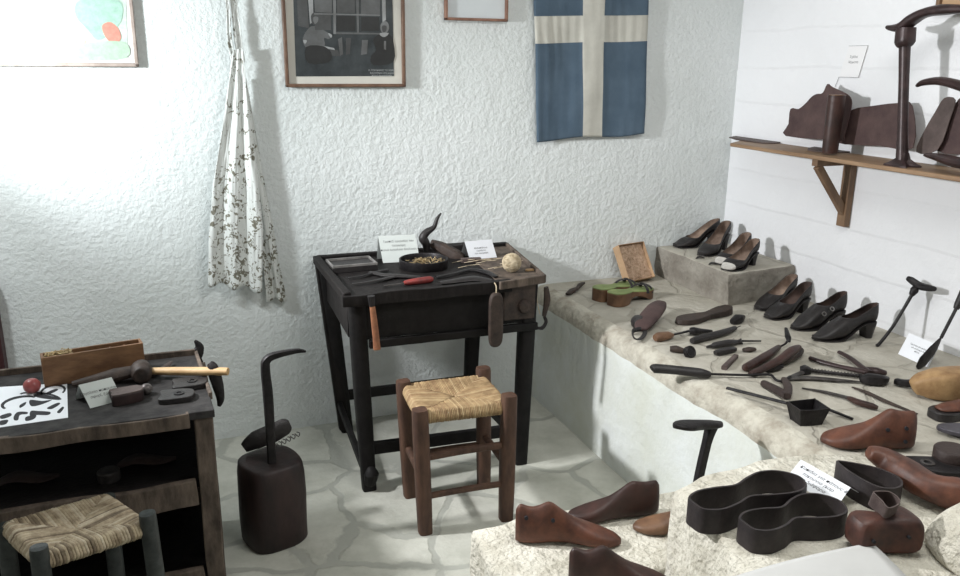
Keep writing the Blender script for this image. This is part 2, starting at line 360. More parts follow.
for nm, pts, c in (('painted_tree', [(80, 0), (118, 0), (122, 18), (112, 32), (98, 40), (88, 30), (76, 16)], (.36, .55, .45)),
                   ('painted_trunk', [(40, 8), (48, 10), (54, 30), (58, 52), (50, 54), (50, 34)], (.66, .50, .45)),
                   ('painted_bush', [(84, 44), (124, 42), (126, 58), (80, 59)], (.42, .56, .43)),
                   ('painted_foliage', [(-20, 46), (14, 44), (28, 38), (34, 58), (-20, 60)], (.62, .70, .76)),
                   ('painted_figure', [(102, 26), (110, 22), (118, 28), (121, 38), (115, 44), (106, 38)], (.60, .26, .20)),
                   ('painted_figure', [(70, 42), (78, 34), (86, 42), (82, 50), (70, 50)], (.72, .62, .42)),
                   ('painted_foliage', [(30, 48), (60, 46), (82, 52), (84, 60), (32, 60)], (.58, .62, .52)),
                   ('painted_figure', [(24, 34), (29, 34), (32, 50), (31, 58), (23, 58), (22, 48)], (.60, .62, .66))):
    flat(nm, painting, pts, -.0158 - random.random()*.0008, mat('paint_%d%d%d' % tuple(int(v*100) for v in c), tuple(v*.72 for v in c), .8, tuple(min(1, v*.95) for v in c), 40), res=4)
a, b_ = wp(286, 88), wp(405.5, 87)
photo = picture('framed_photograph', 'large brown-framed black and white photograph of two seated people in a workshop', a.x, b_.x, b_.z, 2.06, .013, fr_wood, mount_w)
flat('photograph_print', photo, [(296, 76.5), (394, 76), (391, -90), (290, -90)], -.0145, mat('photo_dark_grey', (.060, .070, .074), .35, (.024, .028, .031), 9))
G = {k: mat('photo_tone_%d' % k, (k/100, k/100*1.03, k/100*1.05), .4, (k/170,)*3, 10) for k in (3, 9, 14, 22, 40)}
for nm, pts, k, r in (('window_pane', [(297, -3), (307, -3), (309, 28), (298, 26)], 9, 0), ('window_pane', [(314, -3), (332, -3), (332, 13), (315, 12)], 14, 0), ('window_pane', [(337, -3), (355, -3), (355, 13), (337, 13)], 9, 0), ('window_pane', [(361, -3), (380, -3), (380, 14), (361, 14)], 14, 0),
                  ('window_pane', [(315, 15), (331, 15), (331, 30), (315, 30)], 9, 0), ('window_pane', [(337, 16), (355, 16), (355, 31), (337, 31)], 3, 0), ('window_pane', [(361, 17), (379, 17), (379, 31), (361, 31)], 3, 0),
                  ('window_post', [(308, -3), (313, -3), (313.5, 22), (310, 24)], 40, 0), ('window_post', [(333, -3), (336, -3), (336, 34), (333.5, 34)], 22, 0), ('window_post', [(356, -3), (359, -3), (359, 34), (357, 34)], 14, 0), ('window_post', [(382, -3), (385.5, -3), (386, 20), (382.5, 22)], 40, 0), ('window_sill', [(334, 32), (380, 33), (380, 34.5), (334, 34)], 14, 0), ('window_bar', [(314, 13), (380, 14.5), (380, 16), (314, 14.5)], 22, 0),
                  ('seated_man', [(303, 42), (304, 35), (309, 28), (313, 26), (319, 27), (325, 31), (331, 35), (329, 39), (324, 38), (325, 45), (320, 49), (308, 49)], 14, 3), ('leg', [(306, 47), (322, 46), (331, 52), (329, 62), (308, 63)], 3, 3), ('head', [(311, 16), (314, 12.5), (319, 14), (319, 20), (315.5, 25), (312, 23)], 9, 3),
                  ('face', [(313.5, 17), (318, 17), (318, 21), (315.5, 24), (313.6, 22)], 22, 3), ('paper_sheet', [(324, 46), (334, 48), (335, 50), (328, 49)], 40, 0), ('hand', [(303, 40), (307, 40.5), (305, 44)], 40, 2), ('hand', [(328, 33), (332, 35), (331, 38)], 40, 2),
                  ('low_table', [(315, 50), (338, 50), (340, 56), (316, 56)], 9, 0),
                  ('seated_woman', [(373, 40), (378, 35), (384, 34), (390, 35), (393.5, 42), (393.5, 62), (373, 65), (371, 56), (376, 50)], 3, 3), ('head', [(380.5, 25), (384, 21), (388, 23), (389, 29), (385, 34), (381, 31)], 22, 3), ('face', [(382, 26), (386.5, 26), (386, 31), (383, 32)], 9, 3), ('collar', [(380, 33), (389, 33), (385, 37), (381, 36)], 40, 2), ('jabot', [(384, 41), (386, 41), (386, 50), (384, 49)], 22, 0),
                  ('bench_cloth', [(338, 39), (342, 37), (343, 54), (340, 56)], 14, 0), ('bench_cloth', [(346, 38), (351, 38), (350, 54), (346, 55)], 9, 0), ('bench_cloth', [(362, 40), (368, 40), (367, 54), (361, 55)], 14, 0)):
    flat(nm, photo, pts, -.0158 - random.random()*.0008 - (.0009 if nm in ('face', 'hand', 'collar', 'jabot') else (.0005 if nm in ('head', 'leg', 'low_table') else 0)), G[k], res=r)
cp = wp(382, 73, y=-.0175)
letters('caption_lettering', ['Ο ΤΣΑΓΚΑΡΗΣ ΤΟ ΧΩΡΙΟ', 'Εργαστήριο στο χωριό', 'παλιά φωτογραφία'], photo, frame(cp, (1, 0, 0), (0, -1, 0)), .0095, mat('white_print', (.5, .52, .52), .7), 1.1)
a, b_ = wp(445, 20), wp(507.5, 20.5)
small = picture('framed_notice', 'small brown-framed white sheet beside the blue and white flag', a.x, b_.x, a.z, 1.98, .011, fr_small, mat('notice_paper', (.68, .72, .74), .6, (.64, .68, .70)))
# flag
def flag():
    b = MB(); tl, tr, bl, br = wp(532.5, -40), wp(649, -38), wp(536, 141), wp(643.5, 134)
    bu = [0, .415, .60, 1]; top = wp(532, -40).z
    us = sorted(set([i/44 for i in range(45)]+bu)); z_s = [wp(560, q).z for q in (-40, 17, 44, 139)]
    zu = [(tl.z-z)/(tl.z-bl.z) for z in z_s]; vs_ = sorted(set([j/70 for j in range(71)]+[zu[1], zu[2]]))
    pts = []
    for v in vs_:
        for u in us:
            p = tl.lerp(tr, u).lerp(bl.lerp(br, u), v)
            sag = .010*math.sin(math.pi*u)*v**3*0 + .006*math.sin(u*9+1)*v**2
            fold = .006*math.sin(u*13+v*2)+.007*noise.noise(V((u*3, v*3, 2)))*1.6+.004*noise.noise(V((u*22, v*4, 5)))
            if zu[1] < v < zu[2] and not (.415 < u < .6): fold += .003*math.sin(u*75)
            inn = .415 <= u <= .6
            pts.append(V((p.x, -.024 - fold*.9 - (.0015 if inn else 0), p.z - sag)))
    n = len(us)
    b.v = pts
    for j in range(len(vs_)-1):
        for i in range(n-1):
            uc, vc = (us[i]+us[i+1])/2, (vs_[j]+vs_[j+1])/2
            b.f.append([j*n+i, j*n+i+1, (j+1)*n+i+1, (j+1)*n+i]); b.sm.append(True)
            b.m.append(1 if (.415 < uc < .6 or zu[1] < vc < zu[2]) else 0)
    return b
flag_o = tag(link('flag', flag(), [mat('faded_blue_cloth', (.095, .140, .190), .9, (.065, .102, .145), 5, .3, 500), mat('off_white_cloth', (.60, .59, .53), .9, (.50, .49, .44), 8, .3, 500)], loc=(1.85, -.02, 1.25), solid=.0015),
             'blue flag with white cross hanging flat on the plastered wall', 'flag')
# hanging apron
cloth = mat('printed_apron_cloth', (.74, .76, .74), .95, (.68, .70, .68), 6, .2, 400)
def print_cloth(m):
    N, L, b = nodes(m); base = b.inputs['Base Color'].links[0].from_socket
    tc = next(n for n in N if n.type == 'TEX_COORD')
    vo = N.new('ShaderNodeTexNoise'); vo.inputs['Scale'].default_value = 52; vo.inputs['Detail'].default_value = 2.5; vo.inputs['Distortion'].default_value = 1.2; L.new(tc.outputs['Object'], vo.inputs['Vector'])
    big = N.new('ShaderNodeTexNoise'); big.inputs['Scale'].default_value = 14; big.inputs['Detail'].default_value = 2; L.new(tc.outputs['Object'], big.inputs['Vector'])
    sx = N.new('ShaderNodeSeparateXYZ'); L.new(tc.outputs['Object'], sx.inputs[0])
    mr = N.new('ShaderNodeMapRange'); mr.inputs[1].default_value = .75; mr.inputs[2].default_value = .0; mr.inputs[3].default_value = -.05; mr.inputs[4].default_value = .05; L.new(sx.outputs['Z'], mr.inputs[0])
    s1 = N.new('ShaderNodeMath'); s1.operation = 'MULTIPLY_ADD'; s1.inputs[1].default_value = .45; L.new(big.outputs[0], s1.inputs[0]); L.new(vo.outputs[0], s1.inputs[2])
    s2 = N.new('ShaderNodeMath'); L.new(s1.outputs[0], s2.inputs[0]); L.new(mr.outputs[0], s2.inputs[1])
    r = N.new('ShaderNodeValToRGB'); r.color_ramp.elements[0].position = .79; r.color_ramp.elements[1].position = .83; L.new(s2.outputs[0], r.inputs[0])
    mx = N.new('ShaderNodeMixRGB'); mx.inputs[2].default_value = (.20, .19, .15, 1); L.new(r.outputs[0], mx.inputs[0]); L.new(base, mx.inputs[1]); L.new(mx.outputs[0], b.inputs['Base Color'])
print_cloth(cloth)
ap = thing('apron', 'white apron printed with dark sprigs hanging on the wall beside the framed photograph', 'apron', (.30, -.06, .62))
def sheet(ptsL, ptsR, nf, amp, y0, hem, ph=0):
    """cloth between a left and a right pixel contour, with vertical folds"""
    def interp(A, t):
        t = t*(len(A)-1); i = min(int(t), len(A)-2); f = t-i; return (A[i][0]*(1-f)+A[i+1][0]*f, A[i][1]*(1-f)+A[i+1][1]*f)
    def fn(u, v):
        l, r = interp(ptsL, v), interp(ptsR, v); px = l[0]*(1-u)+r[0]*u; py = l[1]*(1-u)+r[1]*u
        py += hem*math.sin(u*nf*6.3+1)*v**6
        yy = y0-.012 - amp*(.25+.75*v)*(1+math.sin(u*nf*6.283+ph+1.2*math.sin(v*3)+noise.noise(V((u*4, v*3, ph)))*1.5)) - .004*noise.noise(V((u*20, v*12, 1)))
        return at(px, py, y=yy)
    return MB().grid(60, 70, fn)
link('bodice_and_skirt', sheet([(233, 50), (229, 80), (222, 130), (213, 185), (209, 235), (208, 284)], [(243, 48), (246, 80), (252, 130), (258, 180), (263, 230), (262, 291)], 2.3, .014, -.035, 3), cloth, ap, solid=.0015, sharp=180)
link('side_panel', sheet([(240, 78), (243, 110), (250, 170), (258, 220), (263, 260), (267, 300)], [(246, 78), (252, 112), (262, 170), (272, 220), (279, 262), (287, 301)], 1.4, .010, -.012, 2, 2), cloth, ap, solid=.0015, sharp=180)
link('neck_strap', sheet([(229, -12), (231, 10), (233, 30), (236, 52), (240, 62)], [(236, -12), (238, 10), (241, 30), (243, 50), (245, 62)], .8, .006, -.02, 0), cloth, ap, solid=.0015, sharp=180)
link('neck_strap', sheet([(225, -12), (226, 10), (227, 34), (229, 52), (231, 60)], [(228, -12), (230, 10), (231, 34), (234, 52), (237, 60)], .8, .004, -.03, 0, 1), cloth, ap, solid=.0015, sharp=180)
# dark post at the far left, behind the bench
wpn = at(3, 350, y=-.06)
tag(link('wooden_post', MB().box((wpn.x-.045, -.04, .40), (.09, .07, .80)), mat('dark_red_paint', (.055, .016, .018), .5), loc=(wpn.x-.045, -.04, 0), bevel=.006), 'dark red wooden post against the wall behind the work bench', 'post')
# ------------------------------------------------------------------ work table
tb = thing('work_table', 'black old cobbler work table with splayed legs against the back wall', 'table', (.95, -.35, 0))
TZ = .79
def plank_noise(b, amp, f=9):
    for p in b.v:
        n_ = noise.noise_vector(p*f); p += n_*amp
    return b
def subbox(b, c, size, n, R=None, mi=0, amp=.0, f=9, M=None):
    """box with subdivided faces so it can be worn and uneven"""
    nx, ny, nz = n; M = M or Matrix.Translation(V(c)); idx = {}; vs = []
    def vid(i, j, k):
        if (i, j, k) not in idx:
            p = M @ V(((i/nx-.5)*size[0], (j/ny-.5)*size[1], (k/nz-.5)*size[2]))
            if amp: p += noise.noise_vector(p*f)*amp
            idx[i, j, k] = len(vs); vs.append(p)
        return idx[i, j, k]
    fs = []
    for i in range(nx):
        for j in range(ny):
            fs += [(vid(i, j, 0), vid(i, j+1, 0), vid(i+1, j+1, 0), vid(i+1, j, 0)), (vid(i, j, nz), vid(i+1, j, nz), vid(i+1, j+1, nz), vid(i, j+1, nz))]
    for i in range(nx):
        for k in range(nz):
            fs += [(vid(i, 0, k), vid(i+1, 0, k), vid(i+1, 0, k+1), vid(i, 0, k+1)), (vid(i, ny, k), vid(i, ny, k+1), vid(i+1, ny, k+1), vid(i+1, ny, k))]
    for j in range(ny):
        for k in range(nz):
            fs += [(vid(0, j, k), vid(0, j, k+1), vid(0, j+1, k+1), vid(0, j+1, k)), (vid(nx, j, k), vid(nx, j+1, k), vid(nx, j+1, k+1), vid(nx, j, k+1))]
    return b.add(vs, fs, mi)
# top: left-hand board area, recessed, with a raised worn rim
b = MB(); topq = [(.555, -.660), (1.19, -.655), (1.245, -.03), (.555, -.03)]
b.prism([(.552, -.662), (1.20, -.655), (1.25, -.025), (.555, -.025)], TZ-.030, TZ-.012)
link('tabletop', b, wood_dark, tb, bevel=.003)
b = MB()
for p, q in (((.565, -.650), (.565, -.035)), ((.565, -.040), (1.44, -.040))):
    b.bar((p[0], p[1], TZ-.012), (q[0], q[1], TZ-.012), .03, .034)
link('table_rim', plank_noise(b, .003, 14), wood_dark, tb, bevel=.004)
link('front_edge_board', subbox(MB(), (.875, -.652, TZ-.022), (.66, .030, .044), (20, 2, 3), amp=.007, f=11), wood_dark, tb, bevel=.002)
b = MB(); b.prism([(1.15, -.678), (1.352, -.640), (1.44, -.03), (1.22, -.03)], TZ-.024, TZ-.010)
link('tray_board', b, wood_bench, tb, bevel=.002)
b = MB()
for p, q in (((1.145, -.676), (1.350, -.640)), ((1.350, -.640), (1.436, -.045))):
    b.bar((p[0], p[1], TZ-.012), (q[0], q[1], TZ-.012), .014, .032)
link('tray_rim', plank_noise(b, .002, 16), wood_bench, tb, bevel=.003)
# skirt boards
link('front_panel', subbox(MB(), (.955, -.622, .6855), (.67, .02, .164), (12, 1, 4), amp=.004), wood_black, tb, bevel=.002)
b = MB(); b.bar((.585, -.60, .685), (.60, -.07, .69), .02, .15); link('side_panel', b, wood_dark, tb, bevel=.002)
b = MB(); b.box((.97, -.07, .69), (.72, .02, .15)); link('back_panel', b, wood_black, tb, bevel=.002)
sb = link('tray_side_box', subbox(MB(), (1.245, -.615, .695), (.135, .05, .15), (4, 2, 4), amp=.003), wood_tool, tb, bevel=.004)
q = at(525, 307, y=-.65); M = frame((q.x, -.640, q.z), (1, 0, 0), (0, -1, 0))
link('round_knob', MB().lathe([(.024, 0), (.027, .006), (.022, .014), (.010, .017)], M), wood_tool, sb)
link('lower_front_rail', subbox(MB(), (.985, -.638, .588), (.68, .022, .030), (14, 1, 1), amp=.003), wood_black, tb, bevel=.002)
def leg(b, a, c, wa=.055, wb=.046): return b.tube([a, V(a).lerp(V(c), .5)+V((random.uniform(-1, 1)*.003, 0, 0)), c], [wa*.58, wa*.56, wb*.58], 12, pw=4.5, up=(0, 1, 0), res=4)
for a, c in (((.606, -.605, .765), (.628, -.640, 0)), ((1.300, -.600, .765), (1.262, -.640, 0)), ((.590, -.085, .765), (.655, -.100, 0)), ((1.275, -.085, .765), (1.235, -.10, 0))):
    link('leg', leg(MB(), a, c), wood_black, tb, sharp=50)
for a, c, ww in (((.645, -.637, .168), (1.262, -.637, .150), .050), ((.66, -.10, .17), (1.23, -.10, .165), .045), ((.625, -.105, .14), (.612, -.64, .085), .032), ((1.262, -.62, .10), (1.24, -.10, .12), .04)):
    b = MB(); b.bar(a, c, .022, ww); link('stretcher', plank_noise(b, .002), wood_black, tb, bevel=.004)
b = MB(); b.bar((.572, -.09, .765), (.640, -.120, .02), .03, .045, up=(1, 0, 0)); link('side_brace', b, wood_dark, tb, bevel=.003)
link('leg_foot', MB().tube([(.628, -.652, .10), (.632, -.664, .075), (.628, -.655, .03)], [.012, .03, .022], 10), wood_black, tb)
# ------------------------------------------------------------------ rush stools
def rush_seat(c, n, sag, R, drop=.03, jit=.15, out=.012):
    """woven seat: strands wrapped over four rails and meeting on the diagonals"""
    b = MB(); c = [V(p) for p in c]; mid = sum(c, V((0, 0, 0)))/4; mid.z -= sag
    for k in range(4):
        a, d = c[k], c[(k+1) % 4]; o_ = ((a+d)/2-mid); o_.z = 0; o_.normalize()
        for i in range(n):
            t = (i+.5)/n; e = a.lerp(d, t); inn = a.lerp(mid, 2*t) if t < .5 else d.lerp(mid, 2*(1-t))
            inn.z += random.uniform(-1, 1)*.0015; r = R*(1+random.uniform(-jit, jit)); bul = .004*math.sin(math.pi*t)
            e = e + V((0, 0, random.uniform(-1, 1)*.001)); m_ = e.lerp(inn, .4); m_.z += .004
            b.tube([e+o_*(out*.3)+V((0, 0, -drop)), e+o_*(out+bul)+V((0, 0, -drop*.55)), e+o_*(out*.7)+V((0, 0, -.004)), e+V((0, 0, .004)), m_, inn+o_*-.004], r, 6, res=3, mi=random.choice((0, 0, 0, 1, 2) if R < .005 else (0, 0, 1, 2)))
    s = [mid+(p-mid)*.97 for p in c]; b.add([V((p.x, p.y, p.z-.012)) for p in s]+[V((p.x, p.y, p.z-drop)) for p in s], [(0, 1, 2, 3), (7, 6, 5, 4), (0, 4, 5, 1), (1, 5, 6, 2), (2, 6, 7, 3), (3, 7, 4, 0)])
    return b
def stool(label, tops, bots, seatz, mwood, mrush, lr, n, sag, rungs, R, drop=.032):
    c = sum((V(p) for p in bots), V((0, 0, 0)))/4
    t = thing('rush_seat_stool', label, 'stool', (c.x, c.y, 0))
    tc_ = sum((V(p) for p in tops), V((0, 0, 0)))/4
    sc_ = [V((p[0], p[1], seatz)) + (V((tc_.x-p[0], tc_.y-p[1], 0)).normalized()*lr*.35) for p in tops]
    link('rush_seat', rush_seat(sc_, n, sag, R, drop), mrush, t, sharp=180)
    for a, z in zip(tops, bots):
        a = V(a); z = V(z); d = (a-z).normalized()
        link('leg', MB().tube([z, z.lerp(a, .3), z.lerp(a, .7), a-d*.006, a], [lr*.92, lr, lr*1.02, lr, lr*.8], 14, pw=3.6 if mwood is wood_stool else 2.2, up=(0, 1, 0), res=3), mwood, t, sharp=60)
    for i, j, f, r in rungs:
        a = V(bots[i]).lerp(V(tops[i]), f); d = V(bots[j]).lerp(V(tops[j]), f)
        link('rung', MB().tube([a, a.lerp(d, .5)+V((0, 0, .003)), d], r, 10, pw=3, res=3), mwood, t)
    for i in range(4):
        a = V((tops[i][0], tops[i][1], seatz-.018)); d = V((tops[(i+1) % 4][0], tops[(i+1) % 4][1], seatz-.018))
    return t
# tops / bottoms order: front left, front right, back right, back left
stool('brown-legged stool with golden rush seat in front of the black table',
      [(.728, -1.00, .462), (1.045, -1.02, .478), (1.055, -.745, .478), (.745, -.735, .462)],
      [(.742, -1.005, 0), (1.042, -1.02, 0), (1.055, -.765, 0), (.762, -.745, 0)], .451, wood_stool, rush, .026, 50, .012,
      ((0, 1, .30, .0105), (0, 1, .62, .012), (3, 2, .36, .012), (0, 3, .44, .012), (1, 2, .44, .012)), .0034, .038)
stool('dark green-legged stool with coarse straw seat in front of the work bench',
      [(-.352, -1.525, .495), (-.118, -1.452, .495), (-.222, -1.262, .462), (-.455, -1.33, .462)],
      [(-.36, -1.54, 0), (-.105, -1.46, 0), (-.222, -1.272, 0), (-.465, -1.34, 0)], .470, wood_stool_dark, rush_dry, .021, 32, .016,
      ((0, 1, .35, .010), (1, 2, .45, .010), (3, 2, .3, .010), (0, 3, .45, .010)), .0047, .030)
# ------------------------------------------------------------------ wooden block with iron stake
bc = at(270, 540, z=0); B0 = V((.243, -.852, 0))
t = tag(link('wooden_block', MB(), wood_block, loc=B0), '', '')
bpy.data.objects.remove(t)
def rsq(s, k, a0):
    P = smooth_poly([(s*math.cos(a0+i*math.pi/2+o_), s*math.sin(a0+i*math.pi/2+o_)) for i in range(4) for o_ in (-.28, .28)], 4); return [p*k for p in P]
rings = []
for z, k in ((0, .93), (.01, .99), (.08, 1.0), (.18, 1.01), (.26, .99), (.29, .95), (.298, .88), (.300, .70)):
    rings.append([V((B0.x+p.x+.004*noise.noise(V((p.x*20, p.y*20, z*6))), B0.y+p.y+.004*noise.noise(V((p.y*20, p.x*20, z*6+4))), z)) for p in rsq(.112, k, math.radians(62))])
block = tag(link('wooden_block', MB().loft(rings), wood_block, loc=B0, sharp=50), 'dark reddish wooden block standing on the floor left of the table', 'block')
s0 = at(272, 462, z=.30); s1 = at(265, 364, y=s0.y); tip = at(306, 351.5, y=s0.y-.01)
b = MB(); zt = s1.z
b.tube([s0-V((0, 0, .02)), s0+V((0, 0, .03)), V((s1.x+.003, s0.y, zt-.12)), V((s1.x, s0.y, zt-.02)), V((s1.x+.006, s0.y, zt+.012)), V((s1.x+.035, s0.y, zt+.026)), V((tip.x-.03, s0.y-.006, tip.z+.004)), tip], [.017, .014, .0165, .015, .0135, .0115, .008, .003], 10, pw=3.5, res=5)
tag(link('bent_iron_stake', b, iron, loc=s0), 'tall black iron bar with bent tip set upright in the wooden block', 'iron tool')
# leather pad leaning behind the stake
A, Z = V((.165, -.80, .325)), at(290, 424, y=-.775)
pad = thing('leather_pad', 'thick dark leather pad with wire staples leaning on the wooden block behind the iron bar', 'leather pad', A)
link('pad_body', MB().tube([A, A.lerp(Z, .25)+V((0, 0, .006)), A.lerp(Z, .6), A.lerp(Z, .9), Z], [.018, .034, .036, .032, .016], 14, flat=.5, up=(0, 1, 0)), leather_blk, pad)
b = MB()
for i in range(6):
    p = A.lerp(Z, .45+.1*i)+V((.020, -.02, -.026)); b.tube([p, p+V((.012, -.003, -.012)), p+V((.016, 0, .0)), p+V((.006, .002, .004))], .0018, 5, res=2)
link('wire_staples', b, iron_grey, pad)
# ------------------------------------------------------------------ work bench on the left
BZ = .66
bx0, bx1, by0, by1 = -.80, .068, -1.230, -.745
wb = thing('work_bench', 'low weathered open-fronted cobbler bench at the left edge of the room', 'bench', (-.35, -1.0, 0))
b = MB(); b.prism([(bx0, by0), (bx1, by0), (bx1-.025, by1), (bx0, by1)], BZ-.022, BZ); link('bench_top', b, wood_benchtop, wb, bevel=.002)
b = MB(); b.bar((bx0, by1-.004, BZ+.004), (bx1-.03, by1-.004, BZ+.004), .012, .030); b.bar((bx1-.004, by0+.10, BZ+.002), (bx1-.028, by1, BZ+.002), .010, .022)
link('bench_rim', plank_noise(b, .001), wood_bench, wb, bevel=.002)
link('front_edge', subbox(MB(), ((bx0+bx1)/2-.02, by0+.004, BZ-.022), (bx1-bx0-.10, .018, .042), (20, 1, 4), amp=.005, f=9), wood_bench, wb, bevel=.002)
def post(x, y, w=.05, d=.05, name='leg'): link(name, subbox(MB(), (x, y, (BZ-.022)/2), (w, d, BZ-.022), (1, 1, 10), amp=.004), wood_bench, wb, bevel=.003)
post(bx1-.032, by0+.03); post(bx1-.055, by1+.03); post(bx0+.03, by0+.03); post(bx0+.03, by1+.03)
link('side_board', subbox(MB(), (bx1-.010, (by0+by1)/2+.02, .34), (.014, by1-by0-.10, .60), (1, 6, 6), amp=.002), wood_bench, wb)
link('back_board', MB().box(((bx0+bx1)/2-.03, by1+.01, .34), (bx1-bx0-.06, .014, .58)), wood_dark, wb)
link('middle_shelf', MB().box(((bx0+bx1)/2-.02, (by0+by1)/2+.01, .425), (bx1-bx0-.07, by1-by0-.05, .018)), wood_dark, wb)
link('front_rail', subbox(MB(), ((bx0+bx1)/2-.02, by0+.010, .412), (bx1-bx0-.09, .022, .075), (14, 1, 3), amp=.007, f=8), wood_bench, wb, bevel=.002)
link('bottom_shelf', MB().box(((bx0+bx1)/2-.02, (by0+by1)/2+.01, .12), (bx1-bx0-.07, by1-by0-.05, .018)), wood_dark, wb)
link('bottom_rail', subbox(MB(), ((bx0+bx1)/2-.02, by0+.010, .14), (bx1-bx0-.09, .022, .06), (12, 1, 2), amp=.005), wood_bench, wb, bevel=.002)
def P(px, py, h=0.0, z=None): return at(px, py, z=(ZL if z is None else z)+h)
def PB(px, py, h=0.0): return at(px, py, z=BZ+h)
def PT(px, py, h=0.0): return at(px, py, z=TZ-.012+h)
# long wooden nail box with divisions
a, c = PB(45, 388), PB(146, 371); d = c-a; L_ = d.length; M = frame(a, d); wd = .052; hb = .092
nb = thing('nail_box', 'long narrow open wooden box of brass nails at the back of the work bench', 'box', a)
b = MB(); X = lambda x, y, z: M @ V((x, y, z)); R3 = M.to_3x3()
link('box_bottom', MB().box(X(L_/2, wd/2, .004), (L_, wd, .006), R3), wood_box, nb)
for yy, nm in ((0.004, 'front_board'), (wd-.004, 'back_board')): link(nm, MB().box(X(L_/2, yy, hb/2), (L_, .008, hb), R3), wood_box, nb, bevel=.001)
for xx in (.004, L_-.004): link('end_board', MB().box(X(xx, wd/2, hb/2), (.008, wd-.016, hb), R3), wood_box, nb, bevel=.001)
for xx in (L_*.30, L_*.68, L_*.82): link('divider', MB().box(X(xx, wd/2, hb/2-.004), (.006, wd-.016, hb-.01), R3), wood_box, nb)
b = MB()
for i in range(260):
    x = random.uniform(.014, L_*.28); y = random.uniform(.014, wd-.014); z = random.uniform(.080, .096)
    dr = V((random.uniform(-1, 1), random.uniform(-1, 1), random.uniform(-.4, .5))).normalized()*.007
    p = X(x, y, z); b.tube([p-dr, p+dr], .0011, 4, res=1); b.box(p+dr, (.004, .004, .002))
b.box(X(L_*.15, wd/2, .044), (L_*.27, wd-.018, .080), R3)
o = link('brass_nails', b, brass, nb); o['kind'] = 'stuff'
# paper with drawn tools and the red ball
a = [PB(-60, 436, .001), PB(68, 417.5, .001), PB(67, 383, .001), PB(-50, 390, .001)]
b = MB(); b.prism([(p.x, p.y) for p in a], BZ+.0003, BZ+.0012); sh = link('picture_sheet', b, paper, None, loc=a[0])
tag(sh, 'white sheet printed with black tool silhouettes lying on the work bench', 'paper')
def blob(pix, nm='tool_silhouette', par=sh, m=ink, z=BZ+.0012):
    pts = smooth_poly([(at(x, y, z=z).x, at(x, y, z=z).y) for x, y in pix], 4); link(nm, MB().prism(pts, z, z+.0003), m, par)
def arcband(cx, cy, rx, ry, a0, a1, w0, w1, rot=0):
    o_, i_ = [], []
    for k in range(13):
        t = math.radians(a0+(a1-a0)*k/12); w = w0+(w1-w0)*math.sin(math.pi*k/12)
        for lst, s in ((o_, w/2), (i_, -w/2)):
            x = (rx+s)*math.cos(t); y = (ry+s*.6)*math.sin(t); r_ = math.radians(rot); lst.append((cx+x*math.cos(r_)-y*math.sin(r_), cy+x*math.sin(r_)+y*math.cos(r_)))
    poly = o_+i_[::-1]; z = BZ+.0012; pts = [(at(x, y, z=z).x, at(x, y, z=z).y) for x, y in poly]
    link('tool_silhouette', MB().prism(pts, z, z+.0003), ink, sh)
arcband(53, 391, 12, 5.5, -200, 40, 2, 3, -10); arcband(20, 403, 18, 6, 150, 330, 2.5, 4, -10); arcband(40, 397, 20, 4, 190, 350, 2, 3.5, 6)
for p in ([(46, 393), (55, 389), (58, 390), (50, 394)], [(30, 400), (42, 401), (52, 400), (40, 405), (31, 406)], [(47, 408), (57, 403), (60, 404), (52, 409)], [(57, 412), (62, 407), (64, 408), (60, 413)],
          [(31, 411), (38, 411), (50, 412), (48, 415), (36, 415), (30, 416)], [(14, 416), (18, 412), (27, 412), (27, 414), (20, 415), (18, 420), (14, 420)], [(0, 416), (10, 413), (11, 416), (2, 419)], [(0, 421), (8, 420), (6, 424), (0, 425)], [(26, 417), (36, 415), (34, 419), (26, 421)], [(20, 405), (26, 402), (25, 405), (20, 408)], [(33, 395), (40, 394), (60, 398), (58, 400), (40, 398)]): blob(p)
c = PB(33, 393, .0); r = .0215
b = MB(); b.lathe([(.002+r*math.sin(math.pi*k/12), r-r*math.cos(math.pi*k/12)+.0012) for k in range(13)], Matrix.Translation(c), 20)
tag(link('red_ball', b, mat('dull_red_ball', (.34, .09, .085), .35, (.24, .05, .05), 14), loc=c), 'small dull red ball standing on the printed sheet', 'ball')
# card on the bench
def card(label, bl, br, tl, lines, size, m=paper, back=.03, lift=0, grey=False, gap=1.5, off=0, tent=True, loc=None):
    bl, br, tl = V(bl), V(br), V(tl); xv = br-bl; yv = tl-bl; nrm = xv.cross(yv).normalized(); 
    t = thing('label_card', label, 'label', loc or bl)
    b = MB(); n = nrm*.0006; tr = br+yv
    b.add([bl, br, tr, tl]+[p-n for p in (bl, br, tr, tl)], [(0, 1, 2, 3), (7, 6, 5, 4), (0, 4, 5, 1), (1, 5, 6, 2), (2, 6, 7, 3), (3, 7, 4, 0)], 0, False)
    link('card_front', b, m, t)
    if tent:
        f = V((-nrm.x, -nrm.y, 0)).normalized()*back; q1 = V((tl.x, tl.y, bl.z))+f; q2 = V((tr.x, tr.y, br.z))+f
        b = MB(); e = V((0, 0, .0006)); b.add([tl-n, tr-n, q2, q1]+[p-nrm*.0006-e for p in (tl-n, tr-n, q2, q1)], [(0, 1, 2, 3), (7, 6, 5, 4), (0, 4, 5, 1), (1, 5, 6, 2), (2, 6, 7, 3), (3, 7, 4, 0)], 0, False)
        link('card_back', b, m, t)
    c = bl+xv*.5+yv*(.5+off)+nrm*.0003
    letters('card_lettering', lines, t, frame(c, xv, nrm), size, ink_grey if grey else ink, gap); return t
a, c = PB(90, 410, .001), PB(123, 401.5, .001); a.y += .012; c.y += .012; up_ = at(78.5, 385, y=a.y+.035); 
card('white lettered card leaning back beside the leather heel on the work bench', a, c, up_, ['Εργαλεία παπουτσιού', 'σφυρί, ξύλα'], .0105, paper_grey, back=.05, gap=1.3)
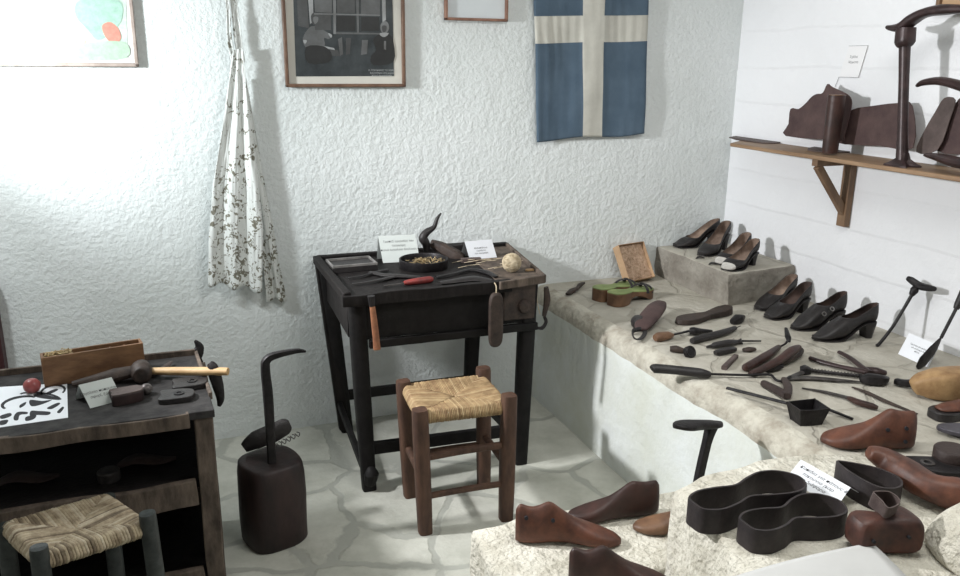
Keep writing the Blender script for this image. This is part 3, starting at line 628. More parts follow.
# stacked leather heel, steel ball, heel plates
a, c = PB(110, 405), PB(142, 399); M = frame((a+c)/2+V((.006, .008, 0)), c-a); Lh = (c-a).length
D = lambda L, W: smooth_poly([(-L/2, -W/2), (L*.15, -W/2), (L*.42, -W*.36), (L/2, 0), (L*.42, W*.36), (L*.15, W/2), (-L/2, W/2), (-L*.5, 0)], 4)
t = thing('stacked_heel', 'reddish brown stacked leather heel beside the white card on the bench', 'shoe heel', M.translation)
link('heel_stack', MB().prism(D(Lh, .055), 0, .030, M), wood_block, t, bevel=.002); link('top_piece', MB().prism(D(Lh*.98, .053), .030, .034, M), leather_gry, t, bevel=.001)
c = PB(147, 394); r = .016
tag(link('metal_ball', MB().lathe([(.001+r*math.sin(math.pi*k/12), r-r*math.cos(math.pi*k/12)) for k in range(13)], Matrix.Translation(c), 18), mat('dull_grey_metal', (.22, .20, .19), .45, (.06, .05, .05), 40, metal=.6), loc=c), 'small round metal ball on the bench beside the leather heel', 'ball')
for (p, q, lab) in (((174, 388), (208, 384), 'black rubber heel with a round hole behind the other, near the pale hammer handle'), ((161, 400), (195, 397), 'black rubber heel with a round hole nearest the front edge of the bench')):
    a, c = PB(*p), PB(*q); M = frame((a+c)/2, c-a); L_ = (c-a).length
    t = thing('rubber_heel', lab, 'shoe heel', M.translation, 'rubber heels on the bench')
    hb_ = link('heel_body', MB().prism(D(L_, .072), 0, .016, M), leather_blk, t, bevel=.002)
    link('washer', MB().lathe([(.007, .016), (.015, .016), (.015, .0185), (.007, .0185), (.007, .016)], M @ Matrix.Translation((.004, 0, 0)), 18, cap=False), iron, hb_)
# big dark hammer with a bulbous head lying across the bench
a, c = PB(72, 384, .020), PB(141, 370, .030)
t = thing('wooden_mallet', 'dark round-headed wooden mallet lying in front of the nail box', 'mallet', a)
M = a.lerp(c, .5)
link('mallet_handle', MB().tube([a, a.lerp(c, .3), a.lerp(c, .62), c+V((-.012, 0, 0))], [.009, .017, .026, .02], 12, flat=.8), wood_tool, t)
link('mallet_head', MB().tube([c+V((-.012, .028, 0)), c+V((-.002, .016, 0)), c+V((0, -.010, -.002)), c+V((.004, -.040, -.004)), c+V((.004, -.046, -.004))], [.016, .029, .033, .026, .012], 14), wood_tool, t)
a, c, e = PB(76, 388, .007), PB(92, 385, .006), PB(112, 379, .006)
tag(link('small_knife', MB().tube([a, c, e], [.003, .005, .008], 8, flat=.5), iron, loc=a), 'thin dark blade lying under the mallet behind the white card', 'knife')
a, c, e = PB(152, 375, .006), PB(166, 366, .010), PB(172, 361, .012)
tag(link('leather_scraper', MB().tube([PB(133, 377, .006), a, c, e], [.006, .011, .013, .003], 10, flat=.35), leather_dk, loc=a), 'flat dark pointed scraper lying behind the pale hammer handle', 'scraper')
# pale-handled hammer hooked over the bench corner
a, c = PB(146, 371, .022), PB(228, 371.5, .030)
hm = thing('shoe_hammer', 'hammer with pale wooden handle and dark head hanging over the bench corner', 'hammer', a)
link('hammer_handle', MB().tube([a, a.lerp(c, .3), a.lerp(c, .7), c], [.011, .0145, .0155, .0135], 12, flat=.85), wood_handle, hm)
hc = a.lerp(c, .82); 
link('hammer_head', MB().tube([hc+V((-.008, .010, .024)), hc+V((0, .003, .012)), hc+V((.004, -.002, -.012)), hc+V((.010, -.008, -.045)), hc+V((.014, -.014, -.085)), hc+V((.008, -.016, -.108))], [.010, .016, .019, .017, .012, .005], 12, flat=.7, up=(0, 1, 0)), iron, hm)
q = at(200, 362, y=by1+.05)
pn = thing('peening_tool', 'dark upright iron tool head standing on a stub at the back corner of the bench', 'iron tool', (q.x, q.y, BZ))
z0 = BZ+.0
link('tool_stub', MB().tube([(q.x, q.y, z0), (q.x-.002, q.y, q.z)], [.007, .008], 10), wood_tool, pn)
link('tool_head', MB().tube([V((q.x+.004, q.y, q.z-.006)), V((q.x-.008, q.y, q.z+.012)), V((q.x-.004, q.y, q.z+.035)), V((q.x+.002, q.y, q.z+.055)), V((q.x-.010, q.y, q.z+.078))], [.008, .016, .019, .014, .004], 12, flat=.6, up=(0, 1, 0)), iron, pn)
# inside the bench
q = at(108, 482, z=.45); 
tag(link('shoe_polish_tin', MB().lathe([(.030, 0), (.031, .003), (.031, .026), (.028, .030), (.002, .030)], Matrix.Translation((q.x, -1.10, .434)), 20), iron_grey, loc=(q.x, -1.10, .434)), 'round dark tin on the shelf inside the bench behind the straw stool', 'tin')
for (x0, y0, x1, y1), lab in (((0, 475, 66, 462), 'dim leather scrap on the bench shelf at the far left'), ((118, 470, 190, 450), 'dim leather scrap on the bench shelf near its right leg')):
    a = at(x0, y0, z=.440); a.z = .446; c = a + V((.16, .03, 0)); a.y = c.y = -1.05
    tag(link('leather_scrap', MB().tube([a, a.lerp(c, .3)+V((0, .02, .006)), a.lerp(c, .7), c], [.012, .032, .028, .010], 10, flat=.3), leather_dk, loc=(a.x, a.y, .434)), lab, 'leather', 'leather scraps in the bench')
# ------------------------------------------------------------------ things on the work table
def TT(px, py, h=0.0): return at(px, py, z=TZ-.012+h)
a, c = TT(333, 274), TT(378, 270); M = frame(a, c-a); X = lambda x, y, z: M @ V((x, y, z)); R3 = M.to_3x3(); L_ = (c-a).length; wd = .13
t = thing('shallow_box', 'shallow black-lined open box at the left corner of the work table', 'box', a)
link('box_tray', MB().box(X(L_/2, wd/2, .012), (L_, wd, .022), R3), leather_blk, t, bevel=.001)
lin = mat('dull_metal_edge', (.22, .21, .20), .35, (.10, .095, .09), 20)
b = MB()
for c0, sz in (((L_/2, .004, .026), (L_, .006, .012)), ((L_/2, wd-.004, .026), (L_, .006, .012)), ((.004, wd/2, .026), (.006, wd, .012)), ((L_-.004, wd/2, .026), (.006, wd, .012))): b.box(X(*c0), sz, R3)
link('box_rim', b, lin, t, bevel=.001)
for i in range(3):
    a = TT(336+i*12, 262-i*1.2-4, .002)
    a.y = -.155
    tag(link('metal_plate', MB().box(a+V((.012, .0, .004)), (.034, .03, .005), Matrix.Rotation(.3*i, 3, 'Z')), steel, loc=a), ['leftmost shiny metal plate behind the shallow black box', 'middle shiny metal plate behind the shallow black box', 'shiny metal plate behind the black box, nearest the large card'][i], 'metal plate', 'shiny plates behind the box')
a, c = TT(383, 263, .001), TT(420, 261, .001)
card('large greyed lettered card standing behind the round tin on the work table', a, c, at(378, 236, y=a.y+.03), ['Τραπέζι εργασίας του', 'τσαγκάρη', 'παλιά εργαλεία δουλειάς'], .0125, paper_grey, back=.05, grey=True, gap=1.4, off=.12)
a, c = TT(470, 260, .001), TT(497, 257.5, .001)
card('small white lettered card at the back right of the work table', a, c, at(464.5, 241.5, y=a.y+.03), ['Καλαπόδι και', 'εργαλεία', 'του τσαγκάρη'], .0095, paper, back=.045, grey=True, gap=1.2, off=-.05)
# round tin with tacks
c = TT(423.5, 267); c.z = TZ-.012
tin = thing('round_tin', 'low round dark tin holding bright tacks in the middle of the work table', 'tin', c)
r = .100
link('tin_body', MB().lathe([(r*.96, 0), (r, .004), (r, .036), (r*.96, .038), (r*.94, .034), (r*.94, .006), (.002, .006)], Matrix.Translation(c), 36), iron, tin, sharp=50)
b = MB()
for i in range(120):
    an = random.uniform(0, 6.28); rr = r*.8*math.sqrt(random.random()); p = c+V((rr*math.cos(an)+.01, rr*math.sin(an)*.8, random.uniform(.012, .028)))
    d = V((random.uniform(-1, 1), random.uniform(-1, 1), random.uniform(-.3, .5))).normalized()*.008; b.tube([p-d, p+d], .0014, 4, res=1); b.box(p+d, (.006, .006, .002))
b.lathe([(r*.9, .008), (r*.8, .015), (.002, .018)], Matrix.Translation(c), 20, mi=1)
o = link('tacks', b, [brass, iron], tin); o['kind'] = 'stuff'
# curved hammer: s-shaped iron and heavy wooden handle
a = TT(427, 256, .0); e = TT(462, 253, .014)
hk = thing('cobbler_hammer', 'cobbler hammer with tall curved black claw standing at the back of the table', 'hammer', a)
pts = [at(x, y, y=a.y-.002) for x, y in ((427, 255), (426, 244), (423, 238), (427, 232), (434, 227), (437, 219), (441, 213))]
link('hammer_head', MB().tube(pts, [.012, .018, .020, .016, .010, .008, .003], 12, flat=1.0, up=(0, 1, 0)), leather_blk, hk)
link('hammer_handle', MB().tube([at(431, 243, y=a.y), at(443, 248, y=a.y-.03), at(457, 256, y=a.y-.07), at(463, 259, y=a.y-.085)], [.016, .024, .026, .018], 12, pw=3), wood_tool, hk)
q = TT(454, 250); tag(link('wooden_stock', subbox(MB(), (q.x, -.13, TZ+.012), (.10, .055, .046), (5, 3, 3), amp=.004), wood_dark, loc=(q.x, -.13, TZ-.012), bevel=.003), 'dark wooden stock block behind the curved hammer on the table', 'wood block')
q = TT(471, 262); tag(link('small_whetstone', MB().box((q.x, q.y, q.z+.009), (.085, .026, .018), Matrix.Rotation(-.15, 3, 'Z')), leather_gry, loc=q, bevel=.002), 'small grey-brown whetstone in front of the right-hand card on the table', 'whetstone')
# thread ball
c = TT(511.5, 272.5, .0); c.z = TZ-.010; r = .039; b = MB(); ctr = c+V((0, 0, r))
b.lathe([(.001+r*.90*math.sin(math.pi*k/10), r-r*.90*math.cos(math.pi*k/10)) for k in range(11)], Matrix.Translation(c), 16)
for i in range(26):
    ax = V((random.gauss(0, 1), random.gauss(0, 1), random.gauss(0, 1))).normalized(); u = ax.orthogonal().normalized(); v = ax.cross(u); of = ax*random.uniform(-.4, .4)*r; rr = math.sqrt(r*r-of.length_squared)*.97
    b.tube([ctr+of+(u*math.cos(k*math.pi/7)+v*math.sin(k*math.pi/7))*rr for k in range(15)], .0019, 5, res=1)
tag(link('thread_ball', b, thread, loc=c), 'ball of cream thread on the right end of the work table', 'thread')
b = MB()
for i in range(9):
    p = TT(452+i*6, 263+random.uniform(-2, 6), .006); b.tube([p, p+V((.03, -.02, .010)), p+V((.055, .01, .004)), p+V((.09, -.012, .010)), p+V((.11, .015, .003))], .0011, 4, res=4)
tag(link('loose_thread', b, thread, loc=TT(470, 266)), 'tangle of loose pale thread lying left of the thread ball', 'thread')
q = TT(530, 271); b = MB(); b.prism(smooth_poly([(-.022, -.006), (0, -.012), (.024, -.004), (.014, .009), (-.010, .012)], 3), 0.003, .008, Matrix.Translation((q.x, q.y, TZ-.012)))
tag(link('leather_chip', b, wood_pale, loc=(q.x, q.y, TZ-.012)), 'pale leather chip right of the thread ball', 'leather')
# red-handled awl, pincers and straps along the front
a, m_, e = TT(433, 279, .012), TT(404, 283, .011), TT(384, 286, .006)
t = thing('screwdriver', 'tool with worn red handle lying near the front edge of the work table', 'screwdriver', a)
link('red_handle', MB().tube([a, a.lerp(m_, .12), a.lerp(m_, .5), a.lerp(m_, .85), m_], [.006, .013, .0135, .011, .007], 12), red_paint, t)
link('blade', MB().tube([m_, m_.lerp(e, .5), e], [.0045, .004, .007], 8, flat=.5), iron_grey, t)
for (pts, rad, lab, nm, cat, mm) in (
    ([(348, 278), (362, 276), (376, 272), (388, 270)], [.005, .007, .010, .012], 'dark iron pincers lying at the left front of the table', 'pincers', 'pincers', iron),
    ([(352, 284), (368, 282), (384, 279), (398, 276)], [.006, .007, .012, .010], 'black leather strap piece lying in front of the shallow box', 'leather_strap', 'leather', leather_blk),
    ([(436, 277), (452, 274), (470, 270), (486, 272), (496, 277)], [.010, .008, .012, .017, .010], 'dark curved iron strap lying in front of the small right-hand card', 'iron_strap', 'iron tool', iron),
    ([(440, 283), (456, 281), (474, 279), (492, 281)], [.014, .022, .028, .014], 'flat black leather offcut at the middle of the table front edge', 'leather_offcut', 'leather', leather_blk),
    ([(370, 272), (384, 275), (400, 276), (420, 277)], [.010, .016, .018, .010], 'crumpled black leather piece in front of the round tin', 'leather_scrap', 'leather', leather_blk)):
    pp_ = [TT(x, y, .008) for x, y in pts]; tag(link(nm, MB().tube(pp_, rad, 10, flat=.4, res=5), mm, loc=pp_[0]), lab, cat)
# things hanging from the table edge
a = at(373, 296, y=-.674); e = at(377, 349, y=-.690)
t = thing('hanging_hammer', 'hammer with orange-brown handle hanging down the left front of the work table', 'hammer', (a.x, a.y, e.z))
link('hammer_handle', MB().tube([at(372, 304, y=-.686), at(374, 320, y=-.688), at(376, 338, y=-.690), e], [.0095, .0115, .0125, .0135], 10, pw=3, up=(0, 1, 0)), wood_orange, t)
link('hammer_head', MB().tube([at(371, 296, y=-.686), at(372, 306, y=-.686)], [.013, .011], 10, pw=3, up=(0, 1, 0)), iron, t)
a = at(496, 292, y=-.705); e = at(496, 348, y=-.705)
t = thing('hanging_burnisher', 'long dark oval wooden burnisher hanging from the table front by a loop', 'burnisher', (a.x, a.y, e.z))
L_ = a.z-e.z; ov = smooth_poly([(-.026, -L_*.40), (0, -L_/2), (.026, -L_*.40), (.029, 0), (.026, L_*.40), (0, L_/2), (-.026, L_*.40), (-.029, 0)], 5)
M = frame((a+e)/2, (1, 0, 0), (0, -1, 0)); link('burnisher_body', MB().prism(ov, -.009, .009, M, inset=.06), wood_tool, t, bevel=.004)
link('hanging_loop', MB().tube([a+V((0, 0, -.01)), a+V((.004, .008, .018)), a+V((.002, .022, .030))], .0022, 6), thread, t)
a = at(544, 285, y=-.62); e = at(540, 326, y=-.62)
t = thing('hanging_knife', 'small hooked knife with reddish handle hanging at the right corner of the work table', 'knife', (a.x, a.y, e.z))
link('knife_handle', MB().tube([at(546, 287, y=-.62), at(547, 300, y=-.62), at(544, 316, y=-.62)], [.010, .015, .009], 10, flat=.7, up=(0, 1, 0)), wood_last_brown if False else wood_tool, t)
link('hook_blade', MB().tube([at(544, 316, y=-.62), at(546, 322, y=-.62), at(542, 328, y=-.62), at(535, 327, y=-.62)], [.006, .008, .009, .002], 8, flat=.4, up=(0, 1, 0)), iron, t)
link('hanging_string', MB().tube([at(538, 281, y=-.62), at(537, 300, y=-.622), at(540, 314, y=-.62)], .0015, 5), thread, t)
# ------------------------------------------------------------------ shoes
white_toe = mat('white_toe_leather', (.58, .56, .52), .5, (.45, .43, .40), 20)
def sstep(a, b, x): t = max(0, min(1, (x-a)/(b-a))); return t*t*(3-2*t)
def lerpt(T, s):
    for (a, va), (b, vb) in zip(T, T[1:]):
        if s <= b: return va+(vb-va)*(s-a)/(b-a)
    return T[-1][1]
def shoe(name, label, toe, ang, L, hc, hh, cat='shoe', group=None, mup=leather_blk, mtoe=None, so=.30, wide=1.0, vamp=.046, side=.036, heelw=.020, gmax=78, platform=0.0, buckle=False, mins=insole, pointed=.0):
    a_ = math.radians(ang); M = frame(V((toe[0], toe[1], toe[2])), (math.cos(a_), math.sin(a_), 0))
    t = thing(name, label, cat, M.translation, group)
    wT = [(0, .012-.004*pointed), (.03, .024-.008*pointed), (.10, .034-.007*pointed), (.2, .041-.002*pointed), (.32, .044), (.45, .040), (.6, .032), (.8, .029), (.92, .028), (.97, .022), (1, .010)]
    zb = lambda s: platform+.004+.010*max(0, 1-s/.12)**2*.6 + (hh-platform)*sstep(.36, .82, s)
    def ring(s):
        w = lerpt(wT, s)*wide; zb_ = zb(s)
        if s <= so: g = 0; zt = zb_+.014+(vamp-.014)*sstep(0, so*1.02, s); hh_ = (zt-zb_)/2
        else:
            g = math.radians(gmax)*math.sqrt(min(1, (s-so)/.16)); g = max(g, .12)
            if s > .93: g = g*(1-.25*(s-.93)/.07)
            rz = lerpt([(so, zb(so)+vamp), (so+.16, zb(so+.16)+side+.004), (.7, zb(.7)+side), (.86, hc-.012), (1, hc)], s)
            hh_ = max(.004, (rz-zb_)/(1+math.cos(g)**.8))
        zc = zb_+hh_; pts = []
        for k in range(25):
            al = g+(2*math.pi-2*g)*k/24; sx = math.sin(al); cz = math.cos(al)
            x = math.copysign(abs(sx)**.8, sx)*w; z = math.copysign(abs(cz)**.8, cz)*hh_
            if z > 0 and s > .4: x *= 1-.18*sstep(.4, .9, s)*z/hh_
            pts.append(M @ V((s*L, x, zc+z)))
        return pts
    S = [0, .015, .04, .08, .13, .18, .24, so-.005, so+.004, so+.02, so+.05, so+.09, so+.14, so+.2, so+.27]; S += [S[-1]+(1-S[-1])*k/7 for k in range(1, 7)]+[.975, .992, 1]
    S = sorted(set(min(1, x) for x in S)); b = MB(); rings = [ring(s) for s in S]
    b.loft(rings, 0, closed=False, cap=False); nf = 24
    for i in range(len(S)-1):
        if mtoe and S[i] < .13:
            for k in range(nf): b.m[i*nf+k] = 2
    # toe and heel ends
    for rg in (rings[0], rings[-1]):
        b.add(rg, [tuple(range(25))], 2 if (mtoe and rg is rings[0]) else 0)
    link('upper', b, [mup, mins]+([mtoe] if mtoe else []), t, solid=.0028, soff=-1, smat=1, sharp=70, weld=.0002)
    b = MB(); rr = []
    for k in range(25):
        s = k/24; w = lerpt(wT, s)*wide*.96+.0015; z = zb(s)+.001; z0 = 0 if (platform and s < .5) else z-.005
        rr.append([M @ V((s*L, -w, z)), M @ V((s*L, w, z)), M @ V((s*L, w, z0)), M @ V((s*L, -w, z0))])
    link('sole', b.loft(rr), leather_blk, t)
    b = MB(); rr = []
    for k in range(7):
        f = k/6; z = hh*f*.99+.0005; hw = heelw*(1+.28*f**2); xf = L*(.80-.03*f**2)+(1-f)*L*.025; xb = L*(.99-.035*(1-f))
        rr.append([M @ V((lerp_, y, z+(.0 if k < 6 else .002))) for lerp_, y in [(xf, -hw*.85), (xf, hw*.85), ((xf+xb)/2, hw), (xb-.006, hw*.72), (xb, 0), (xb-.006, -hw*.72), ((xf+xb)/2, -hw)]])
    link('heel', b.loft(rr), mup, t, sharp=50)
    if buckle:
        for k in range(2):
            c = at(824+8*k, 314-5*k, y=M.translation.y-.040+.004*k); nrm = M.to_3x3() @ V((-.2, -.75, .6)); F = frame(c, nrm.cross(V((0, 0, 1))), nrm)
            link('buckle', MB().lathe([(.006, 0), (.010, 0), (.010, .003), (.006, .003), (.006, 0)], F, 16, cap=False), steel, t)
        for k in range(3):
            link('lace', MB().tube([M @ V((L*(.34+.06*k), y, zb(.4)+.058+.007*k-abs(y)*.8)) for y in (-.024, 0, .024)], .0028, 6), mup, t)
    return t
shoe('court_shoe', 'black high-heeled court shoe at the back left of the corner step', (2.335, -.062, ZB), -2, .25, .135, .070, group='shoes on the corner step')
shoe('court_shoe', 'black high-heeled court shoe beside the white-toed pair on the corner step', (2.345, -.272, ZB), 27, .26, .140, .072, group='shoes on the corner step')
shoe('court_shoe', 'dark court shoe with white toe cap, the rear one of its pair', (2.315, -.445, ZB), 20, .235, .125, .055, group='shoes on the corner step', mtoe=white_toe, so=.24)
shoe('court_shoe', 'dark court shoe with white toe cap at the front edge of the corner step', (2.275, -.545, ZB), 18, .235, .120, .055, group='shoes on the corner step', mtoe=white_toe, so=.24)
shoe('high_heeled_shoe', 'worn black heeled shoe close against the corner step', (2.345, -.700, ZL), 14, .25, .130, .062, group='black shoes along the wall', so=.36, vamp=.058, side=.040)
shoe('high_heeled_shoe', 'worn black heeled shoe with dark insole between the step and the buckled shoe', (2.300, -.815, ZL), 8, .245, .135, .062, group='black shoes along the wall', so=.36, vamp=.058, side=.040, mins=insole_dk)
shoe('heeled_oxford_shoe', 'black laced high shoe with two round buckles beside the wall', (2.300, -.965, ZL), 0, .26, .140, .058, group='black shoes along the wall', so=.46, vamp=.086, side=.052, gmax=55, buckle=True, mins=insole_dk, pointed=1, heelw=.024)
shoe('heeled_oxford_shoe', 'black pointed high shoe with thick heel, nearest the iron hook', (2.290, -1.095, ZL), -8, .27, .138, .060, group='black shoes along the wall', so=.44, vamp=.080, side=.050, gmax=50, mins=insole_dk, pointed=1, heelw=.024)
for (x, y), lab in (((700, 259), 'small black scrap on the step in front of the black court shoes'), ((713, 265), 'small black scrap on the step beside the white toe caps')):
    p = P(x, y, .0, z=ZB); b = MB(); b.tube([p+V((-.022, .0, .004)), p+V((0, .006, .009)), p+V((.022, -.004, .004))], [.004, .009, .004], 8, flat=.5)
    tag(link('leather_scrap', b, leather_blk, loc=p), lab, 'leather', 'scraps on the step')
# box of wooden pegs
c0, c1 = P(624, 284), P(661, 277); M = frame(c0, c1-c0); M = M @ Matrix.Rotation(math.radians(60), 4, 'X'); L_ = .170; wd = .185; hb = .045
X = lambda x, y, z: M @ V((x, y, z)); R3 = M.to_3x3(); cardm = mat('tan_card', (.46, .31, .185), .85, (.34, .22, .13), 10)
t = thing('peg_box', 'tan box of small wooden pegs propped against the wall in the corner of the ledge', 'box', c0)
M = M @ Matrix.Translation((0, 0, .0)); 
link('box_bottom', MB().box(X(L_/2, wd/2, .002), (L_, wd, .004), R3), cardm, t)
for c_, sz, rot in (((L_/2, .001, hb/2), (L_, .003, hb), 0), ((L_/2, wd-.001, hb/2), (L_, .003, hb), 0), ((.001, wd/2, hb/2), (.003, wd, hb), 0), ((L_-.001, wd/2, hb/2), (.003, wd, hb), 0)):
    link('box_side', MB().box(X(*c_), sz, R3), cardm, t, bevel=.001)
b = MB(); b.box(X(L_/2, wd/2, .014), (L_-.006, wd-.006, .02), R3)
for i in range(420):
    p = X(random.uniform(.006, L_-.006), random.uniform(.006, wd-.006), random.uniform(.022, .030)); d = (R3 @ V((random.uniform(-1, 1), random.uniform(-1, 1), random.uniform(-.3, .5)))).normalized()*.005; b.tube([p-d, p+d], [.0022, .0012], 4, res=1)
o = link('wooden_pegs', b, mat('peg_wood', (.72, .54, .40), .7, (.46, .31, .21), 60), t); o['kind'] = 'stuff'
for s in (.10, .9): pass
# green topped wooden sandals
def solepts(L, W, wa=.55, he=.7, res=4, bend=0):
    P_ = [(0, 0), (L*.02, W*he*.32), (L*.14, W*he*.5), (L*.30, W*he*.46), (L*.46, W*wa*.5), (L*.62, W*.42), (L*.78, W*.5), (L*.92, W*.36), (L, 0), (L*.93, -W*.38), (L*.78, -W*.47), (L*.6, -W*.36), (L*.45, -W*wa*.42), (L*.3, -W*he*.44), (L*.14, -W*he*.5), (L*.02, -W*he*.32)]
    return [(p[0], p[1]+bend*math.sin(math.pi*p[0]/L)) for p in smooth_poly(P_, res)]
for (tp, hp, lab) in (((597, 302), (652, 287), 'rear green-topped wooden platform sandal with black strap'), ((612, 307), (668, 292), 'front green-topped wooden platform sandal with black strap')):
    a, c = P(*tp), P(*hp); d = (c-a); L_ = .268; a = a+V((.0, .012, 0)); M = frame(a, d); W_ = .092
    Mh = M @ Matrix.Translation((.0, 0, 0))
    t = thing('platform_sandal', lab, 'sandal', a, 'green sandals')
    zt = lambda x, y: .056-.014*sstep(.1, .75, x/L_)
    z0_ = lambda x, y: .026*max(0, math.sin(math.pi*min(1, max(0, (x/L_-.30)/.50))))
    link('wooden_sole', MB().prism(solepts(L_, W_, .6, .95), z0_, zt, Mh), wood_last_brown, t, bevel=.002)
    link('green_top', MB().prism(solepts(L_, W_, .6, .95), zt, lambda x, y: zt(x, y)+.004, Mh), green_pt, t, bevel=.001)
    link('strap', MB().tube([Mh @ V((L_*.62, .046, .034)), Mh @ V((L_*.72, .030, .058)), Mh @ V((L_*.80, 0, .066)), Mh @ V((L_*.86, -.030, .056)), Mh @ V((L_*.88, -.040, .030))], .009, 8, flat=.3), leather_blk, t)
    link('strap', MB().tube([Mh @ V((L_*.90, .036, .030)), Mh @ V((L_*.86, .026, .056)), Mh @ V((L_*.80, 0, .070)), Mh @ V((L_*.76, -.034, .054)), Mh @ V((L_*.74, -.045, .034))], .009, 8, flat=.3), leather_blk, t)
# small things and tools lying on the ledge: each defined by the points of its axis on the ledge top
def tool(name, label, cat, parts, group=None):
    """parts: (part name or None, [(px,py,height)], radii, material, flat, power)"""
    f = parts[0]; p0 = P(f[1][0][0], f[1][0][1])
    if len(parts) == 1:
        q = [P(x, y, h) for x, y, h in f[1]]; p0 = q[0]; return tag(link(name, MB().tube(q, f[2], 12, flat=f[4], pw=f[5], res=4), f[3], loc=(p0.x, p0.y, ZL)), label, cat, group)
    t = thing(name, label, cat, p0, group)
    for nm, pts, rad, m_, fl, pw in parts: link(nm, MB().tube([P(x, y, h) for x, y, h in pts], rad, 12, flat=fl, pw=pw, res=4), m_, t)
    return t
tool('toggle_clamp', 'small reddish metal clamp lying near the back wall left of the green sandals', 'clamp',
     [('clamp_body', [(567, 294, .012), (572, 291, .014), (577, 288, .014)], [.008, .017, .008], wood_tool, .7, 2), ('clamp_screw', [(576, 290, .014), (580, 285, .020), (584, 283, .016)], [.007, .012, .007], wood_tool, .8, 2)])
# leather sole with knob and strap
def sole_obj(name, label, heel, toe, W, z0, z1, m_, z=ZL, cat='sole', hb=.0, wa=.6, he=.75, bevel=.003, group=None, extra=None):
    a, c = at(heel[0], heel[1], z=z), at(toe[0], toe[1], z=z); M = frame(a, c-a); L_ = (c-a).length
    zz = (lambda x, y: z1+hb*max(0, 1-x/(L_*.35))) if hb else z1
    return tag(link(name, MB().prism(solepts(L_, W, wa, he), z0, zz, M, inset=.03), m_, loc=a, bevel=bevel), label, cat, group), M, L_
a, c = P(655, 300), P(643, 327); M = frame(a, c-a); L_ = .185
t = thing('strapped_sole', 'brown leather sole with dark knob and curled strap below the green sandals', 'sole', a)
link('leather_sole', MB().tube([P(661, 302, .045), P(657, 307, .048), P(650, 316, .040), P(643, 325, .026), P(640, 330, .014)], [.022, .040, .043, .036, .020], 14, flat=.38, pw=2.6), leather_purple, t, sub=1)
link('strap_knob', MB().tube([P(637, 322, .01), P(638, 322, .025), P(639, 321, .036)], [.020, .030, .018], 12), leather_blk, t)
link('curled_strap', MB().tube([P(643, 326, .018), P(645, 333, .012), P(640, 339, .010), P(634, 338, .018), P(633, 331, .026), P(641, 329, .022)], .009, 8, flat=.35), leather_blk, t)
o, M, L_ = sole_obj('wooden_sole', 'thick dark wooden shoe sole lying in front of the corner step', (730, 313), (677, 325), .085, .002, .024, wood_tool, hb=.012)
tool('iron_nut', 'small dark knob-shaped nut between the wooden sole and the black shoes', 'nut', [(None, [(732, 322, .012), (738, 319, .018), (743, 317, .012)], [.012, .021, .010], iron, .9, 3)])
tool('stamp_tool', 'tool with short fat brown wooden handle and long thin shank', 'hand tool',
     [('tool_handle', [(655, 338, .017), (659, 337, .018), (668, 335.5, .017), (673, 335, .012)], [.014, .021, .018, .006], wood_last_brown, .9, 2), ('tool_shank', [(672, 335, .013), (685, 332, .014), (697, 329, .014)], [.006, .006, .009], iron, .7, 2)])
tool('iron_ferrule', 'dark hollow iron ferrule with pointed end at the tip of the fat-handled tool', 'iron tool',
     [(None, [(690, 331, .018), (694, 331, .019), (702, 331, .013), (712, 331, .008)], [.015, .018, .011, .005], iron, .9, 2)])
tool('black_handled_awl', 'awl with long straight black handle pointing up to the right', 'awl',
     [('awl_handle', [(692, 341, .014), (700, 338.5, .015), (722, 333, .015), (735, 328, .012)], [.012, .016, .015, .010], leather_blk, .9, 2), ('awl_point', [(735, 328, .012), (741, 326, .012)], [.003, .0015], iron_grey, 1, 2)])
tool('wheel_stamp', 'short wooden handled stamp with round black disc end', 'hand tool',
     [('stamp_handle', [(670, 349, .013), (676, 349, .015), (684, 351, .010)], [.011, .015, .010], wood_tool, .9, 2)])
t = bpy.data.objects['wheel_stamp'] if 'wheel_stamp' in bpy.data.objects else None
c = P(690, 352, .018); n_ = V((.1, -.8, .45)).normalized(); tag(link('round_stamp_head', MB().lathe([(.020, -.014), (.023, -.010), (.023, .006), (.019, .008), (.015, .004), (.002, .003)], frame(c, n_.cross(V((0, 0, 1))), n_), 20), iron, loc=(c.x, c.y, ZL)), 'round black hollow disc at the end of the short stamp handle', 'iron tool')
tool('turned_awl', 'black turned awl with ring end lying behind the small oval block', 'awl',
     [('awl_handle', [(707, 347, .010), (712, 346, .010), (715, 345, .014), (728, 343, .016), (738, 342, .010), (742, 341, .014)], [.005, .008, .012, .015, .009, .013], leather_blk, .9, 2), ('awl_point', [(742, 341, .013), (761, 341, .010)], [.004, .003], iron, 1, 2)])
tool('oval_block', 'small dark oval block in front of the turned black awl', 'block', [(None, [(715, 353, .011), (720, 352, .012), (729, 350, .012), (735, 349, .010)], [.010, .014, .014, .010], leather_blk, .75, 3)])
tool('small_oval_stone', 'tiny dark oval piece right of the small oval block', 'stone', [(None, [(743, 350, .009), (749, 349.5, .010), (755, 349, .008)], [.008, .014, .008], wood_tool, .7, 2)])
tool('wooden_peg_stick', 'short square grey wooden stick lying in front of the oval pieces', 'stick', [(None, [(724, 368, .008), (736, 356, .008)], [.010, .009], leather_gry, .8, 5)])
tool('spatula_iron', 'edging iron with red-brown wooden handle and upright paddle tip', 'hand tool',
     [('iron_handle', [(745, 368, .014), (747, 367, .016), (765, 357, .018), (779, 347, .014)], [.010, .015, .017, .010], wood_last_dark, .9, 2), ('iron_neck', [(779, 347, .014), (785, 344, .018), (788, 340, .028)], [.004, .004, .005], iron, 1, 2), ('iron_paddle', [(789, 342, .028), (788, 337, .040), (786, 328, .055)], [.006, .012, .006], iron, .5, 2)])
